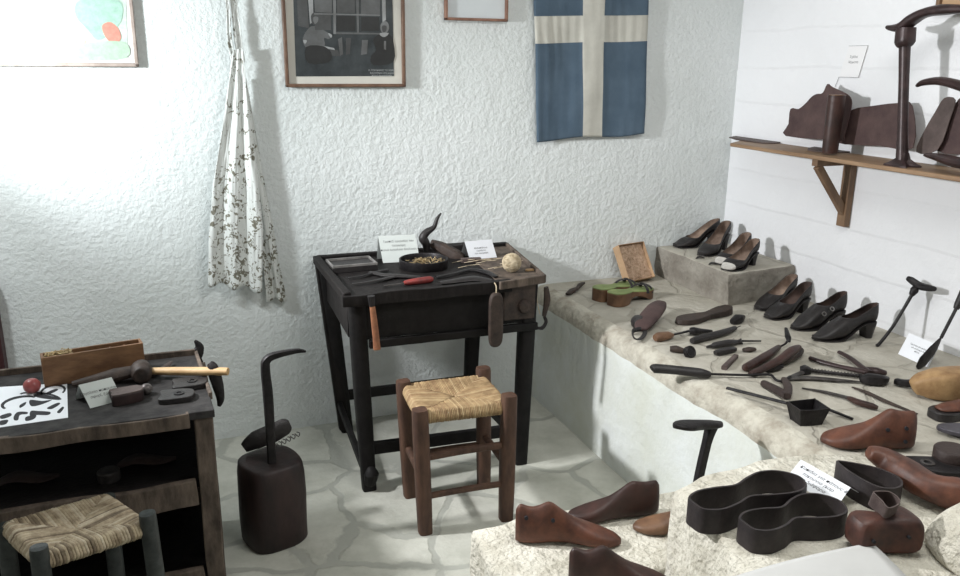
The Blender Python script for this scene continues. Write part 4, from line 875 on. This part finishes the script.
tool('handled_iron', 'long reddish wooden handle lying beside the edging iron', 'hand tool',
     [(None, [(750, 374, .012), (760, 370, .018), (778, 361, .034), (792, 351, .044), (799, 347, .046)], [.010, .013, .015, .018, .010], wood_last_dark, .9, 2)])
tool('wooden_knob_handle', 'dark bulbous wooden handle right of the two reddish handles', 'tool handle',
     [(None, [(764, 366, .012), (772, 363, .014), (784, 359, .022), (797, 352, .022), (801, 350, .014)], [.007, .011, .022, .021, .010], wood_tool, .9, 2)])
tool('iron_block', 'small dark iron lump in front of the bulbous handle', 'iron tool', [(None, [(764, 370, .010), (770, 368, .014), (782, 366, .014)], [.008, .016, .009], iron, .8, 3)])
tool('long_awl', 'long tool with thick black handle, thin shank and hooked tip near the ledge front', 'hand tool',
     [('tool_handle', [(652, 369, .016), (656, 368.5, .018), (680, 370.5, .018), (700, 373, .018), (710, 374.5, .013)], [.012, .018, .017, .018, .011], leather_blk, .9, 2), ('tool_shank', [(710, 374, .013), (745, 375, .012), (762, 374.5, .012), (771, 375, .012), (776, 380, .010), (783, 381, .012), (790, 377, .014)], [.0042, .0042, .0045, .0045, .0045, .005, .006], iron, 1, 2)])
tool('hinged_burnisher', 'v-shaped dark hinged tool lying open in front of the hooked awl', 'hand tool',
     [('lower_arm', [(763, 383, .012), (775, 389, .013), (787, 396, .014)], [.011, .013, .013], leather_dk, .9, 3), ('upper_arm', [(787, 396, .016), (788, 387, .018), (784, 379, .016)], [.013, .014, .009], leather_dk, .8, 3)])
tool('leather_pincers', 'brown iron pincers with open handles lying in front of the pointed high shoe', 'pincers',
     [('pincer_handle', [(810, 358, .010), (822, 362, .011), (842, 367, .013), (866, 372, .014)], [.009, .010, .009, .012], iron_brown, .8, 2), ('pincer_handle', [(839, 352, .018), (850, 358, .018), (862, 367, .018), (870, 373, .016)], [.008, .010, .010, .012], iron_brown, .8, 2), ('pincer_jaw', [(866, 369, .016), (876, 371, .018), (886, 373, .014)], [.010, .016, .010], iron_brown, .8, 2)])
t = tool('twisted_drill', 'drill with twisted shank and clustered black nuts at both ends', 'drill',
     [('twisted_shank', [(812, 370.5, .012), (840, 374, .012), (862, 376, .013)], [.006, .006, .006], iron, 1, 2), ('drill_nut', [(800, 370, .013), (805, 370, .015), (811, 371, .013)], [.012, .018, .010], iron, .9, 4), ('drill_chuck', [(861, 379, .014), (868, 379, .020), (880, 380, .020), (886, 379, .013)], [.012, .021, .020, .012], iron, .9, 3)])
b = MB(); a, c = P(812, 370.5, .012), P(862, 376, .013)
for ph in (0, math.pi): b.tube([a.lerp(c, k/60)+V((0, math.sin(k*.8+ph)*.006, math.cos(k*.8+ph)*.006)) for k in range(61)], .0028, 5, res=1)
link('shank_twist', b, iron_grey, t)
tool('caliper_tongs', 'long grey iron tongs lying under the twisted drill', 'tongs',
     [('tong_arm', [(782, 382, .008), (792, 377, .009), (803, 372, .010)], [.006, .010, .010], iron_grey, .6, 2), ('tong_arm', [(786, 379, .008), (808, 378, .009), (835, 380, .009), (862, 382, .007)], [.007, .011, .010, .003], iron_grey, .6, 2)])
tool('wood_file', 'tapered file with brown wooden handle behind the brown ankle last', 'file',
     [('file_handle', [(878, 408, .010), (872, 406, .012), (858, 402, .012), (849, 398, .009)], [.006, .011, .011, .008], wood_last_dark, .8, 3), ('file_blade', [(849, 398, .009), (825, 392, .007), (802, 388, .004)], [.008, .007, .003], iron_grey, .5, 4)])
tool('thin_file', 'slim rusty file pointing at the black clog', 'file',
     [(None, [(852, 387, .005), (868, 393, .006), (885, 401, .006), (917, 414, .004)], [.003, .008, .008, .004], wood_tool, .5, 4)])
# ladle: square cup on a long rod
t = thing('melting_ladle', 'square black iron ladle cup on a long flat rod', 'ladle', P(805, 428))
a, c = P(727, 388, .014), P(790, 404, .030); link('ladle_rod', MB().tube([a, a.lerp(c, .5), c], .0065, 8, flat=.6, pw=4), iron, t)
a, c = P(822, 407, .014), P(853, 419, .006); link('ladle_rod', MB().tube([a, c], [.006, .005], 8, flat=.6, pw=4), iron, t)
ct = P(806, 422, 0); M = frame(ct, (1, -.15, 0)); out_, in_ = [], []
for k, (s, z) in enumerate(((.72, 0), (.74, .004), (.98, .052), (1.0, .056))): out_.append([M @ V((x*s*.86, y*s*.92, z)) for x, y in smooth_poly([(-.055, -.030), (-.056, .034), (-.050, .038), (.050, .042), (.057, .038), (.057, -.034), (.050, -.040), (0, -.043), (-.050, -.036)], 2)])
for s, z in ((.93, .056), (.90, .050), (.66, .008)): in_.append([M @ V((x*s*.86, y*s*.92, z)) for x, y in smooth_poly([(-.055, -.030), (-.056, .034), (-.050, .038), (.050, .042), (.057, .038), (.057, -.034), (.050, -.040), (0, -.043), (-.050, -.036)], 2)])
link('ladle_cup', MB().loft(out_+in_), iron, t, sharp=45)
# ------------------------------------------------------------------ wooden lasts
def last(name, label, heel, toe, z, H, W, m_, L=None, cat='shoe last', group=None, holes=(), notch=0, zj=0, cone=1.0, mh=None, topcut=None, lean=0):
    a, c = at(heel[0], heel[1], z=z), at(toe[0], toe[1], z=z); d = c-a; d.z = 0; L = L or d.length; M = frame((a.x, a.y, z), d)
    wT = [(0, .30), (.03, .60), (.10, .78), (.22, .82), (.38, .74), (.52, .78), (.68, .98), (.80, 1), (.90, .82), (.96, .56), (1, .18)]
    bT = [(0, .10), (.05, .02), (.25, 0), (.42, .10), (.58, .06), (.72, 0), (.88, .01), (1, .10)]
    tT = [(0, .80), (.03, .93), (.12, .97), (.24, 1.0), (.33, 1.0*cone), (.42, .82), (.55, .60), (.70, .44), (.85, .31), (.95, .24), (1, .16)]
    rings = []
    for k in range(33):
        s = k/32; s = .5-.5*math.cos(math.pi*s) if True else s
        w = lerpt(wT, s)*W/2; zb_ = lerpt(bT, s)*H*.35; zt_ = lerpt(tT, s)*H
        if notch and .05 < s < .30: zt_ -= notch*math.sin(math.pi*(s-.05)/.25)
        zc, h2 = (zb_+zt_)/2, (zt_-zb_)/2; rg = []
        for j in range(24):
            al = 2*math.pi*j/24; sx, cz = math.sin(al), math.cos(al); p = .72
            x = math.copysign(abs(sx)**p, sx)*w; zz = math.copysign(abs(cz)**p, cz)*h2
            tp = (zz/h2+1)/2; x *= 1-(.42*(1-sstep(.35, .75, s))+.15)*tp*tp
            rg.append(M @ V((s*L, x+lean*zz+.10*W*math.sin(math.pi*s), zc+zz)))
        rings.append(rg)
    o = MB().loft(rings)
    if holes or mh:
        t = thing(name, label, cat, (a.x, a.y, z), group); body = link('last_body', o, m_, t, sub=1)
        for (s, zf, sd) in holes:
            w = lerpt(wT, s)*W/2*(1-.45*zf*zf); c_ = M @ V((s*L, sd*w*.93+.10*W*math.sin(math.pi*s), H*zf*lerpt(tT, s))); n_ = M.to_3x3() @ V((0, sd, .15))
            link('bored_hole', MB().lathe([(.001, .004), (.0055, .004), (.0055, -.004), (.001, -.004)], frame(c_, M.to_3x3() @ V((1, 0, 0)), n_), 12), ink, t)
        return t
    return tag(link(name, o, m_, loc=(a.x, a.y, z), sub=1), label, cat, group)
LG = 'wooden lasts on the low stone'
last('shoe_last', 'reddish brown wooden last with notched heel top at the left of the low stone', (515, 541), (633, 545), ZLOW, .125, .085, wood_last, L=.295, holes=((.10, .72, -1), (.35, .66, -1)), notch=.016, group=LG)
last('shoe_last', 'dark wooden last behind the reddish one, its high flat heel to the right', (657, 512), (560, 521), ZLOW, .115, .08, wood_last_dark, L=.28, notch=.006, group=LG)
last('shoe_last', 'brown wooden last with its dark toe pointing out from behind the tall stone', (718, 528), (636, 530), ZLOW, .10, .08, wood_last_brown, L=.25, group=LG)
last('shoe_last', 'dark red wooden last lying along the bottom edge of the low stone', (568, 584), (672, 590), ZLOW, .115, .085, wood_last_dark, L=.27, notch=.014, holes=((.22, .70, 1),), group=LG)
# iron foot on the low stone
def iron_foot(name, label, base, z0, ztop, heel, toe, W, th, m_, post_r=.014, baseplate=.045, curve=0, square=4):
    """iron shoemaker's foot: post, base flange and foot-shaped top"""
    t = thing(name, label, 'iron last', (base.x, base.y, z0))
    top = V((base.x, base.y, ztop))
    if baseplate: link('base_flange', MB().lathe([(baseplate, 0), (baseplate, .006), (baseplate*.5, .014), (post_r*1.3, .034)], Matrix.Translation((base.x, base.y, z0)), 20), m_, t)
    ht = heel.lerp(toe, .20); ht = V((ht.x, ht.y, ztop-th*.7))
    link('post', MB().tube([(base.x, base.y, z0), (base.x, base.y, z0+(ztop-z0)*.3), base.lerp(ht, .9)*0+V((base.x*.4+ht.x*.6, base.y*.4+ht.y*.6, z0+(ztop-z0)*.75)), ht], [post_r*1.15, post_r, post_r, post_r*1.35], 12, pw=square), m_, t)
    d = toe-heel; L_ = d.length; M = frame(heel, d); rings = []
    wT = [(0, .25), (.04, .55), (.15, .70), (.35, .62), (.5, .66), (.7, .98), (.85, .9), (.95, .55), (1, .15)]
    for k in range(25):
        s = .5-.5*math.cos(math.pi*k/24); w = lerpt(wT, s)*W/2; zc = curve*math.sin(math.pi*s)-curve*.6*s*s; h2 = th/2*(.5+.5*math.sin(math.pi*min(1, max(.08, s))))
        rings.append([M @ V((s*L_, math.copysign(abs(math.sin(a))**.8, math.sin(a))*w, zc+math.copysign(abs(math.cos(a))**.8, math.cos(a))*h2)) for a in [2*math.pi*j/18 for j in range(18)]])
    link('iron_sole', MB().loft(rings), m_, t, sub=1); return t
bs = at(703, 492, z=ZLOW); bs = V((1.412, -1.615, ZLOW)); tz = at(698, 425, y=-1.615).z
iron_foot('iron_last', 'black iron shoemaker foot standing on the low stone behind the tall stone', bs, ZLOW, tz+.004, at(721, 424, y=-1.60), at(674, 426, y=-1.63), .062, .028, iron, .0125, 0.03)
# ------------------------------------------------------------------ cutters on the tall stone
def ringwall(name, label, pts, z, h, th, m_, M, cat='cutter', flare=1.0, group=None):
    n = len(pts); c = sum((V(p) for p in pts), V((0, 0)))/n; inn = []
    for i in range(n):
        tg = V(pts[(i+1) % n])-V(pts[i-1]); nn = V((-tg.y, tg.x)).normalized()
        if nn.dot(c-V(pts[i])) < 0 and False: nn = -nn
        inn.append(V(pts[i])+nn*th)
    def lv(P_, zz, k=1.0): return [M @ V((c.x+(p[0]-c.x)*k, c.y+(p[1]-c.y)*k, zz)) for p in P_]
    area = sum(pts[i][0]*pts[(i+1) % n][1]-pts[(i+1) % n][0]*pts[i][1] for i in range(n))
    if area < 0: pts = pts[::-1]; return ringwall(name, label, pts, z, h, th, m_, M, cat, flare, group)
    rings = [lv(pts, 0), lv(pts, h*.93), lv(pts, h, .995), lv(inn, h, 1.0), lv(inn, h*.93), lv(inn, 0)]
    return tag(link(name, MB().loft(rings, loop=True), m_, loc=M.translation, sharp=50), label, cat, group)
rubber_iron = mat('blackened_cutter_iron', (.034, .026, .026), .55, (.017, .013, .014), 30, .25, 90)
def cutter(label, lp, rp, h, W, he, wa):
    a, c = at(lp[0], lp[1], z=ZR+h), at(rp[0], rp[1], z=ZR+h); d = c-a; M = frame((a.x, a.y, ZR+.0005), d); L_ = d.length
    return ringwall('sole_cutter', label, solepts(L_, W, wa, he, 5, bend=.0), ZR, h, .0055, rubber_iron, M, group='sole cutters on the tall stone')
cutter('larger black sole-shaped iron cutter at the left edge of the tall stone', (694, 504), (800, 476), .062, .118, .78, .56)
cutter('black sole-shaped iron cutter nearer the white sheet and the lettered card', (745, 524), (840, 500), .058, .112, .78, .52)
a, c = at(803, 483, z=ZR+.004), at(838, 503, z=ZR+.004); 
bl_, br_, tl_ = at(786, 478, z=ZR+.030), at(836, 508, z=ZR+.030), at(801, 459.5, z=ZR+.050)
card('white card lettered in Greek standing between the two sole cutters and the heel cutter', bl_, br_, tl_, ['Κοπίδια για πάτους &', 'τακούνια (καρ', 'σε διάφορα'], .0145, paper, off=.02, gap=1.25, back=.03, loc=(bl_.x, bl_.y, ZR))
# rounded heel cutter
a, c = at(836, 461, z=ZL+.070), at(900, 487, z=ZL+.070); M = frame((a.x, a.y, ZL+.001), c-a); L_ = (c-a).length
ringwall('heel_cutter', 'large black teardrop-shaped heel cutter leaning beside the lettered card', smooth_poly([(0, 0), (L_*.25, .034), (L_*.55, .052), (L_*.85, .046), (L_, .014), (L_*.98, -.02), (L_*.8, -.044), (L_*.4, -.034)], 5), ZL, .070, .006, rubber_iron, M)
# ------------------------------------------------------------------ near lasts and clogs
last('ankle_last', 'reddish brown wooden ankle boot last with drilled holes in the middle of the ledge', (912, 447), (823, 443), ZL, .118, .10, wood_last, L=.25, holes=((.16, .62, 1), (.36, .60, 1), (.16, .30, 1)), notch=.006, cone=1.0, cat='shoe last')
q0 = [at(868, 452, z=ZL+.085), at(884, 459, z=ZL+.070), at(905, 472, z=ZL+.055), at(930, 487, z=ZL+.050), at(958, 494, z=ZL+.048), at(990, 494, z=ZL+.04)]
tag(link('boot_last', MB().tube(q0, [.018, .036, .044, .042, .050, .030], 18, flat=.8, pw=2.6, res=5), wood_last, loc=(q0[2].x, q0[2].y, ZL), sub=1), 'long reddish brown boot last lying diagonally behind the boulder', 'shoe last')
# short brown last base with the D cutter on top
q = at(882, 532, z=ZR+.04); B_ = V((q.x, q.y, ZR)); M = frame(B_, (1, -.25, 0)); rings = []
for s, z in ((.86, 0), (.97, .008), (1.0, .03), (.98, .058), (.90, .072), (.72, .080)):
    rings.append([M @ V((x*s, y*s, z+.012*(x/.09)**2)) for x, y in smooth_poly([(-.068, -.036), (-.072, .028), (-.03, .030), (.03, .034), (.068, .040), (.078, 0), (.068, -.044), (0, -.030)], 5)])
t = thing('heel_last', 'short reddish brown last half lying between the white sheet and the boulder', 'shoe last', B_)
link('last_body', MB().loft(rings), mat('worn_red_brown_last_wood', (.10, .038, .026), .5, (.035, .016, .013), 18, .25, 60), t, sub=1)
for x, z in ((-.045, .045), (.035, .05)): link('bored_hole', MB().lathe([(.001, .003), (.004, .003), (.004, -.003), (.001, -.003)], frame(M @ V((x, -.0405, z)), (1, -.25, 0), M.to_3x3() @ V((0, -1, 0))), 10), ink, t)
M2 = frame(at(884, 511, z=ZR+.082), (1, -.1, 0), (0, -.25, 1)); Dd = smooth_poly([(-.022, .026), (-.021, 0), (-.022, -.024), (0, -.023), (.020, -.012), (.025, .004), (.018, .020), (0, .026)], 4)
ringwall('metal_heel_tip', 'small rough d-shaped metal cutter standing on the short brown last', Dd, 0, .036, .003, leather_gry, M2)
# boulder
def boulder():
    b = MB(); c = V((1.625, -2.410, ZL)); rings = []
    for k in range(14):
        th = math.pi/2*k/13; rr = math.cos(th)**.55 if k < 13 else .02; z = math.sin(th)**1.0*.128; rg = []
        for j in range(40):
            a = 2*math.pi*j/40; x = rr*.158*math.copysign(abs(math.cos(a))**.85, math.cos(a)); y = rr*.140*math.copysign(abs(math.sin(a))**.85, math.sin(a)); p = V((x, y, z)); n_ = noise.noise_vector(p*9)*.012+noise.noise_vector(p*28)*.004
            if k == 0: n_.z = 0
            rg.append(c+p+n_)
        rings.append(rg)
    return b.loft(rings)
tag(link('boulder', boulder(), stone, loc=(1.62, -2.4, ZL), sub=1, sharp=180), 'rounded rough pale stone at the lower right corner', 'stone')
# folded white sheet in front
A_, B_, C_, D_ = at(872, 543, z=ZR+.030), at(935, 610, z=ZR+.006), at(690, 690, z=ZR+.004), at(700, 588, z=ZR+.004)
def shp(u, v): 
    p = A_.lerp(B_, u).lerp(D_.lerp(C_, u), v); return p+V((0, 0, .010*math.sin(v*3.1)*(1-u)+.006*math.sin(u*3.1)))
t = thing('large_sheet', 'large white folded sheet with a pencil curve along the bottom right edge', 'paper', (C_.x, C_.y, ZR))
link('paper_sheet', MB().grid(20, 20, shp), mat('offwhite_drawing_sheet', (.60, .60, .59), .9, (.55, .55, .54), 5), t, solid=.0012)
link('pencil_line', MB().tube([shp(u, v)+V((0, 0, .0012)) for u, v in ((.62, .52), (.55, .40), (.52, .28), (.56, .16), (.66, .08), (.8, .04))], .0009, 5), ink_grey, t)
# right-hand things by the wall
tag(link('wooden_last', MB().tube([at(913, 388, z=ZL+.028), at(922, 385, z=ZL+.040), at(938, 384, z=ZL+.048), at(962, 383, z=ZL+.050), at(995, 386, z=ZL+.050)], [.020, .036, .047, .049, .046], 20, flat=.98, pw=4.5, res=4), wood_pale, loc=at(940, 392, z=ZL), sharp=60), 'pale yellow-brown wooden last with black iron tip at the right edge of the ledge', 'shoe last')
tool('iron_tip', 'black iron clip at the toe of the pale wooden last', 'iron tool', [(None, [(896, 381, .014), (904, 383, .016), (916, 383, .022)], [.012, .014, .014], iron, .8, 4)])
a = at(931, 419, z=ZL); M = frame(V((a.x+.0, a.y, ZL)), (1, -.15, 0)); 
t = thing('wooden_clog', 'black-soled brown clog at the right edge in front of the pale last', 'clog', a)
link('clog_sole', MB().prism(solepts(.26, .085, .8, .9), 0, .028, M), leather_blk, t, bevel=.004)
link('clog_upper', MB().loft([[M @ V((x, y*k, z*k2+.028)) for y, z in [(.036*math.cos(math.pi*j/12), .026*math.sin(math.pi*j/12)) for j in range(13)]] for x, k, k2 in ((.014, .5, .35), (.04, .8, .7), (.10, .95, 1), (.18, .95, 1.1), (.24, .8, 1.1))]), wood_last, t, sub=1)
a, c = P(937, 434, .0), P(973, 437, .0); M = frame(a, c-a)
t = thing('metal_shoe_heel', 'grey metal heel plate with a small white tag at the right edge', 'metal plate', a)
link('plate', MB().prism(smooth_poly([(0, 0), (.02, .030), (.10, .045), (.14, .02), (.13, -.03), (.05, -.035)], 3), .010, .024, M), mat('purple_grey_metal', (.085, .080, .095), .4, (.045, .042, .052), 20, metal=.4), t, bevel=.003)
link('white_tag', MB().box(M @ V((.062, -.036, .016)), (.014, .003, .012), M.to_3x3()), paper, t)
last_blocks = (((912, 470), (946, 474), .022, .085, 'dark flat plate with a round hole under the round stack'),)
a, c = P(908, 468), P(948, 472); M = frame(a, c-a)
t = thing('plate_block', 'flat dark plate with a round hole behind the long boot last', 'metal plate', a)
link('plate', MB().prism(smooth_poly([(0, -.035), (0, .035), (.13, .04), (.13, -.04)], 2), 0, .020, M), iron, t, bevel=.003)
link('washer', MB().lathe([(.010, .020), (.018, .020), (.018, .023), (.010, .023), (.010, .020)], M @ Matrix.Translation((.045, 0, 0)), 18, cap=False), iron_grey, t)
a = P(951, 465, .0); M = Matrix.Translation(a)
tag(link('heel_stack', MB().lathe([(.046, 0), (.048, .004), (.048, .020), (.044, .022), (.048, .024), (.048, .044), (.045, .048), (.002, .048)], M, 28), leather_dk, loc=a, sharp=40), 'round stacked dark leather heel at the right edge above the boot last', 'shoe heel')
# T-handled hook and shovel-shaped iron leaning on the wall
b0 = P(879, 345, .006); t1 = at(914, 291, x=2.60); t2 = at(917, 285, x=2.615)
t = thing('t_handled_hook', 'thin iron rod with t-shaped handle leaning against the wall beside the black shoes', 'iron tool', b0)
link('rod', MB().tube([b0+V((-.012, 0, .002)), b0+V((0, 0, .004)), b0.lerp(t1, .35)+V((.006, 0, -.006)), b0.lerp(t1, .7)+V((.004, 0, -.004)), t1], [.005, .0065, .006, .006, .007], 8, up=(0, 1, 0)), iron, t)
link('rod_collar', MB().tube([t1.lerp(b0, .08), t1.lerp(t2, .1), t2, t2+V((.002, 0, .012))], [.009, .016, .009, .012], 10, up=(0, 1, 0)), iron, t)
link('t_handle', MB().tube([at(907, 278, x=2.60), at(911, 280, x=2.605), at(920, 286, x=2.615), at(929, 288, x=2.615), at(935, 289, x=2.61)], [.008, .013, .015, .013, .008], 10, up=(0, 1, 0)), iron, t)
a, c = P(898, 354, .002), P(930, 368, .002); c = P(928, 367.5, .002); up_ = at(909, 333, x=a.x+.04)
card('white lettered card between the t-handled rod and the shovel-shaped iron', a, c, up_, ['Εργαλεία για φινίρισμα', 'και γυάλισμα του', 'πάτου'], .0078, paper, back=-.03, tent=False, gap=1.3)
b0 = P(917, 368, .006); m1 = at(941, 338, x=2.50); t1 = at(956, 309, x=2.56); t2 = at(968, 284, x=2.60)
t = thing('shovel_iron', 'dark shovel-shaped burnishing iron with handle leaning against the wall at the right', 'iron tool', b0)
link('shovel_blade', MB().tube([b0, b0.lerp(m1, .25)+V((0, 0, -.004)), b0.lerp(m1, .65)+V((0, 0, -.006)), m1], [.012, .030, .026, .006], 14, flat=.30, up=(0, 1, .3)), iron, t)
link('shovel_rod', MB().tube([m1, m1.lerp(t1, .5), t1], .006, 8), iron, t)
link('shovel_handle', MB().tube([t1, t1.lerp(t2, .2), t1.lerp(t2, .7), t2], [.009, .013, .015, .010], 12), leather_blk, t)
# ------------------------------------------------------------------ shelf on the right wall
sh_t = thing('wall_shelf', 'varnished wooden shelf with triangular bracket on the right wall', 'shelf', (2.56, -1.1, ZS-.02))
SX = 2.445
link('shelf_board', MB().prism([(SX, -.285), (2.668, -.12), (2.668, -2.0), (SX, -2.0)], ZS-.016, ZS), wood_shelf, sh_t, bevel=.003)
bt = at(843, 226, x=2.655); yb = bt.y
link('bracket_upright', MB().box((2.652, yb, (ZS-.016+bt.z)/2), (.030, .045, ZS-.016-bt.z)), wood_brkt, sh_t, bevel=.002)
link('bracket_arm', MB().box((2.565, yb, ZS-.031), (.205, .032, .028)), wood_brkt, sh_t, bevel=.002)
b = MB(); b.bar((2.480, yb, ZS-.045), (2.650, yb, bt.z+.055), .030, .026, up=(0, 1, 0)); link('bracket_brace', b, wood_brkt, sh_t, bevel=.002)
b = MB(); b.bar((2.46, yb+.17, ZS-.034), (2.640, yb+.01, bt.z+.04), .022, .03, up=(0, 1, 0))
def S(px, py, h=0.0): return at(px, py, z=ZS+h)
def slab(name, label, pix, z0, z1, m_, cat='leather', group=None, res=2):
    pts = [at(x, y, z=ZS+z0) for x, y in pix]; pl = smooth_poly([(p.x, p.y) for p in pts], res) if res > 1 else [(p.x, p.y) for p in pts]
    return tag(link(name, MB().prism(pl, ZS+z0, ZS+z1), m_, loc=(pts[0].x, pts[0].y, ZS+z0), bevel=.001), label, cat, group)
slab('leather_sheet', 'thin grey pointed leather piece at the left end of the wall shelf', [(729, 138), (760, 134.5), (795, 134.5), (797, 139), (775, 144), (750, 142)], .0005, .006, leather_gry)
slab('leather_sheet', 'flat grey leather piece under the rolled leather on the wall shelf', [(808, 149), (840, 144), (878, 143), (876, 150), (845, 153), (815, 152)], .0005, .006, leather_gry)
def upright(name, label, pix, x0, th, m_, lean=.0, cat='leather', bend=0):
    """leather piece standing on the shelf, outline met with a plane parallel to the wall"""
    def fix(p): k = (p.z-ZS); return V((x0+lean*k+bend*math.sin(k*12), p.y, max(p.z, ZS+.001)))
    pts = smooth_poly([(at(px, py, x=x0+.0).y, at(px, py, x=x0+.0).z) for px, py in pix], 3); b = MB(); n = len(pts)
    A = [fix(V((0, p.x, p.y))) for p in pts]; Bk = [p+V((th, 0, 0)) for p in A]
    b.add(A+Bk, [tuple(range(n)), tuple(range(2*n-1, n-1, -1))]+[(j, (j+1) % n, n+(j+1) % n, n+j) for j in range(n)], 0, False)
    return tag(link(name, b, m_, loc=(x0, A[0].y, ZS)), label, cat)
upright('leather_hide', 'brown leather piece with scalloped top standing at the left of the wall shelf', [(785, 136), (787, 124), (788, 109), (796, 109), (803, 103), (808, 97), (813, 94), (819, 93), (823, 84), (828, 87), (841, 93), (847, 98), (848, 108), (843, 136), (838, 140)], 2.578, .004, leather_purple, .08)
upright('leather_hide', 'wide brown leather piece standing behind the iron anvil on the wall shelf', [(833, 142), (840, 124), (850, 110), (870, 106), (896, 103), (910, 106), (912, 148), (880, 146)], 2.615, .004, leather_purple, .05)
c = at(830, 150, x=2.53); r0 = .031
t = thing('leather_roll', 'upright roll of brown leather standing on the wall shelf', 'leather', c)
b = MB(); tp = at(834, 97, x=c.x).z; 
link('roll_body', MB().lathe([(r0*.95, 0), (r0, .01), (r0*1.05, (tp-ZS)*.5), (r0*1.1, tp-ZS), (r0*.98, tp-ZS), (r0*.95, tp-ZS-.004)], Matrix.Translation(V((c.x, c.y, ZS+.007))), 22, cap=True), wood_last_dark, t, sharp=50)
link('cork_top', MB().lathe([(r0*.93, tp-ZS-.006), (r0*.93, tp-ZS+.003), (.001, tp-ZS+.003)], Matrix.Translation(V((c.x, c.y, ZS+.007))), 22), wood_last_brown, t)
upright('leather_strip', 'tall narrow grey-brown leather strip leaning beside the right-hand iron anvil', [(915, 152), (922, 130), (931, 112), (939, 98), (950, 100), (946, 120), (936, 150)], 2.56, .004, leather_gry, .1)
upright('leather_strip', 'purple-brown leather strip leaning at the right end of the wall shelf', [(934, 150), (946, 122), (956, 99), (975, 98), (978, 150)], 2.585, .004, leather_purple, .05)
# iron anvils
bs = at(903, 157, z=ZS); bs.x = min(bs.x, 2.56); bs = V((2.50, at(903, 157, x=2.50).y, ZS)); 
t = thing('iron_anvil', 'tall brown iron shoe anvil with flared foot standing on the wall shelf', 'iron last', bs)
b = MB(); link('base_flange', MB().loft([[V((bs.x+x*k, bs.y+y*k, z)) for x, y in smooth_poly([(-.035, -.050), (-.040, 0), (-.035, .050), (0, .030), (.035, .055), (.045, 0), (.035, -.055), (0, -.03)], 3)] for k, z in ((1, ZS), (1, ZS+.006), (.75, ZS+.013), (.40, ZS+.028), (.28, ZS+.05))]), iron_brown, t)
pt = at(905, 38, x=bs.x); 
link('post', MB().tube([(bs.x, bs.y, ZS+.01), bs.lerp(pt, .3), bs.lerp(pt, .7), pt], [.021, .0165, .0165, .019], 14, pw=2.6, up=(0, 1, 0)), iron_brown, t)
link('post_collar', MB().tube([bs.lerp(pt, .93), bs.lerp(pt, .97), at(906, 28, x=bs.x)], [.020, .031, .030], 14, pw=3, up=(0, 1, 0)), iron_brown, t)
b = MB(); b.tube([at(887, 27, x=bs.x), at(893, 28, x=bs.x), at(903, 27, x=bs.x), at(912, 20, x=bs.x), at(925, 13, x=bs.x), at(945, 9.5, x=bs.x), at(972, 9, x=bs.x)], [.010, .019, .030, .030, .026, .030, .018], 14, flat=.62, pw=2.6, up=(0, 0, 1), res=5)
link('anvil_foot', b, iron_brown, t, sub=1)
xb = 2.49; b2 = at(975, 172, x=xb); b2 = V((xb, b2.y, ZS)); 
t = thing('iron_anvil', 'brown iron shoe anvil at the right edge of the wall shelf, lower than the other', 'iron last', b2)
link('base_flange', MB().tube([at(926, 155, x=xb+.02), at(938, 157, x=xb+.01), at(956, 162, x=xb), at(985, 168, x=xb)], [.012, .026, .036, .034], 12, flat=.5), iron_brown, t)
link('post', MB().tube([V((b2.x, b2.y, ZS+.01)), at(976, 130, x=xb), at(978, 96, x=xb)], [.022, .0165, .02], 14, up=(0, 1, 0)), iron_brown, t)
link('anvil_foot', MB().tube([at(917, 86, x=xb), at(924, 82.5, x=xb), at(940, 81, x=xb), at(958, 85, x=xb), at(975, 92, x=xb), at(990, 96, x=xb)], [.008, .018, .024, .027, .026, .015], 14, flat=.6, res=5), iron_brown, t)
# wall notes above the shelf
sgn = thing('wall_sign', 'thin white parallelogram notice with black outline on the right wall', 'sign', at(850, 60, x=2.664))
pl = [(849, 46), (868, 45.5), (858.5, 77.5), (839, 77)]
def W(px, py, x=2.6655): return at(px, py, x=x)
p4 = [W(*p) for p in pl]; b = MB(); b.add(p4+[p+V((.0035, 0, 0)) for p in p4], [(0, 1, 2, 3), (7, 6, 5, 4), (0, 4, 5, 1), (1, 5, 6, 2), (2, 6, 7, 3), (3, 7, 4, 0)], 0, False); link('notice_sheet', b, mat('wall_notice_paper', (.80, .80, .81), .9, (.78, .78, .79), 5), sgn)
b = MB(); q4 = [p+V((-.0005, 0, 0)) for p in p4]
for i in range(4):
    if i == 3: continue
    b.tube([q4[i], q4[(i+1) % 4]], .0007, 5, res=1)
b.tube([q4[3], W(835, 87, 2.665)], .0009, 5, res=1); link('drawn_outline', b, ink_grey, sgn)
letters('notice_lettering', ['Σχέδια', 'δέρματα'], sgn, frame(W(853.5, 59.5, 2.665), p4[1]-p4[0], (-1, 0, 0)) , .013, ink_grey, 1.6)
a_, c_ = at(938, 6, x=2.655), at(938, 10, x=2.655)
pc = picture  # the framed board at the top right corner
y0_ = at(939, 8, x=2.65).y; z0_ = at(939, 14, x=2.65).z
fb = thing('framed_board', 'corner of a wooden-framed tan board at the top right of the wall', 'picture', (2.66, y0_-.2, z0_))
link('frame_edge', MB().box((2.655, y0_-.20, z0_+.008), (.024, .42, .016)), wood_brkt, fb, bevel=.002)
link('frame_edge', MB().box((2.655, y0_+.004, z0_+.15), (.024, .016, .30)), wood_brkt, fb, bevel=.002)
link('tan_board', MB().box((2.660, y0_-.20, z0_+.15), (.008, .40, .29)), cardm, fb)
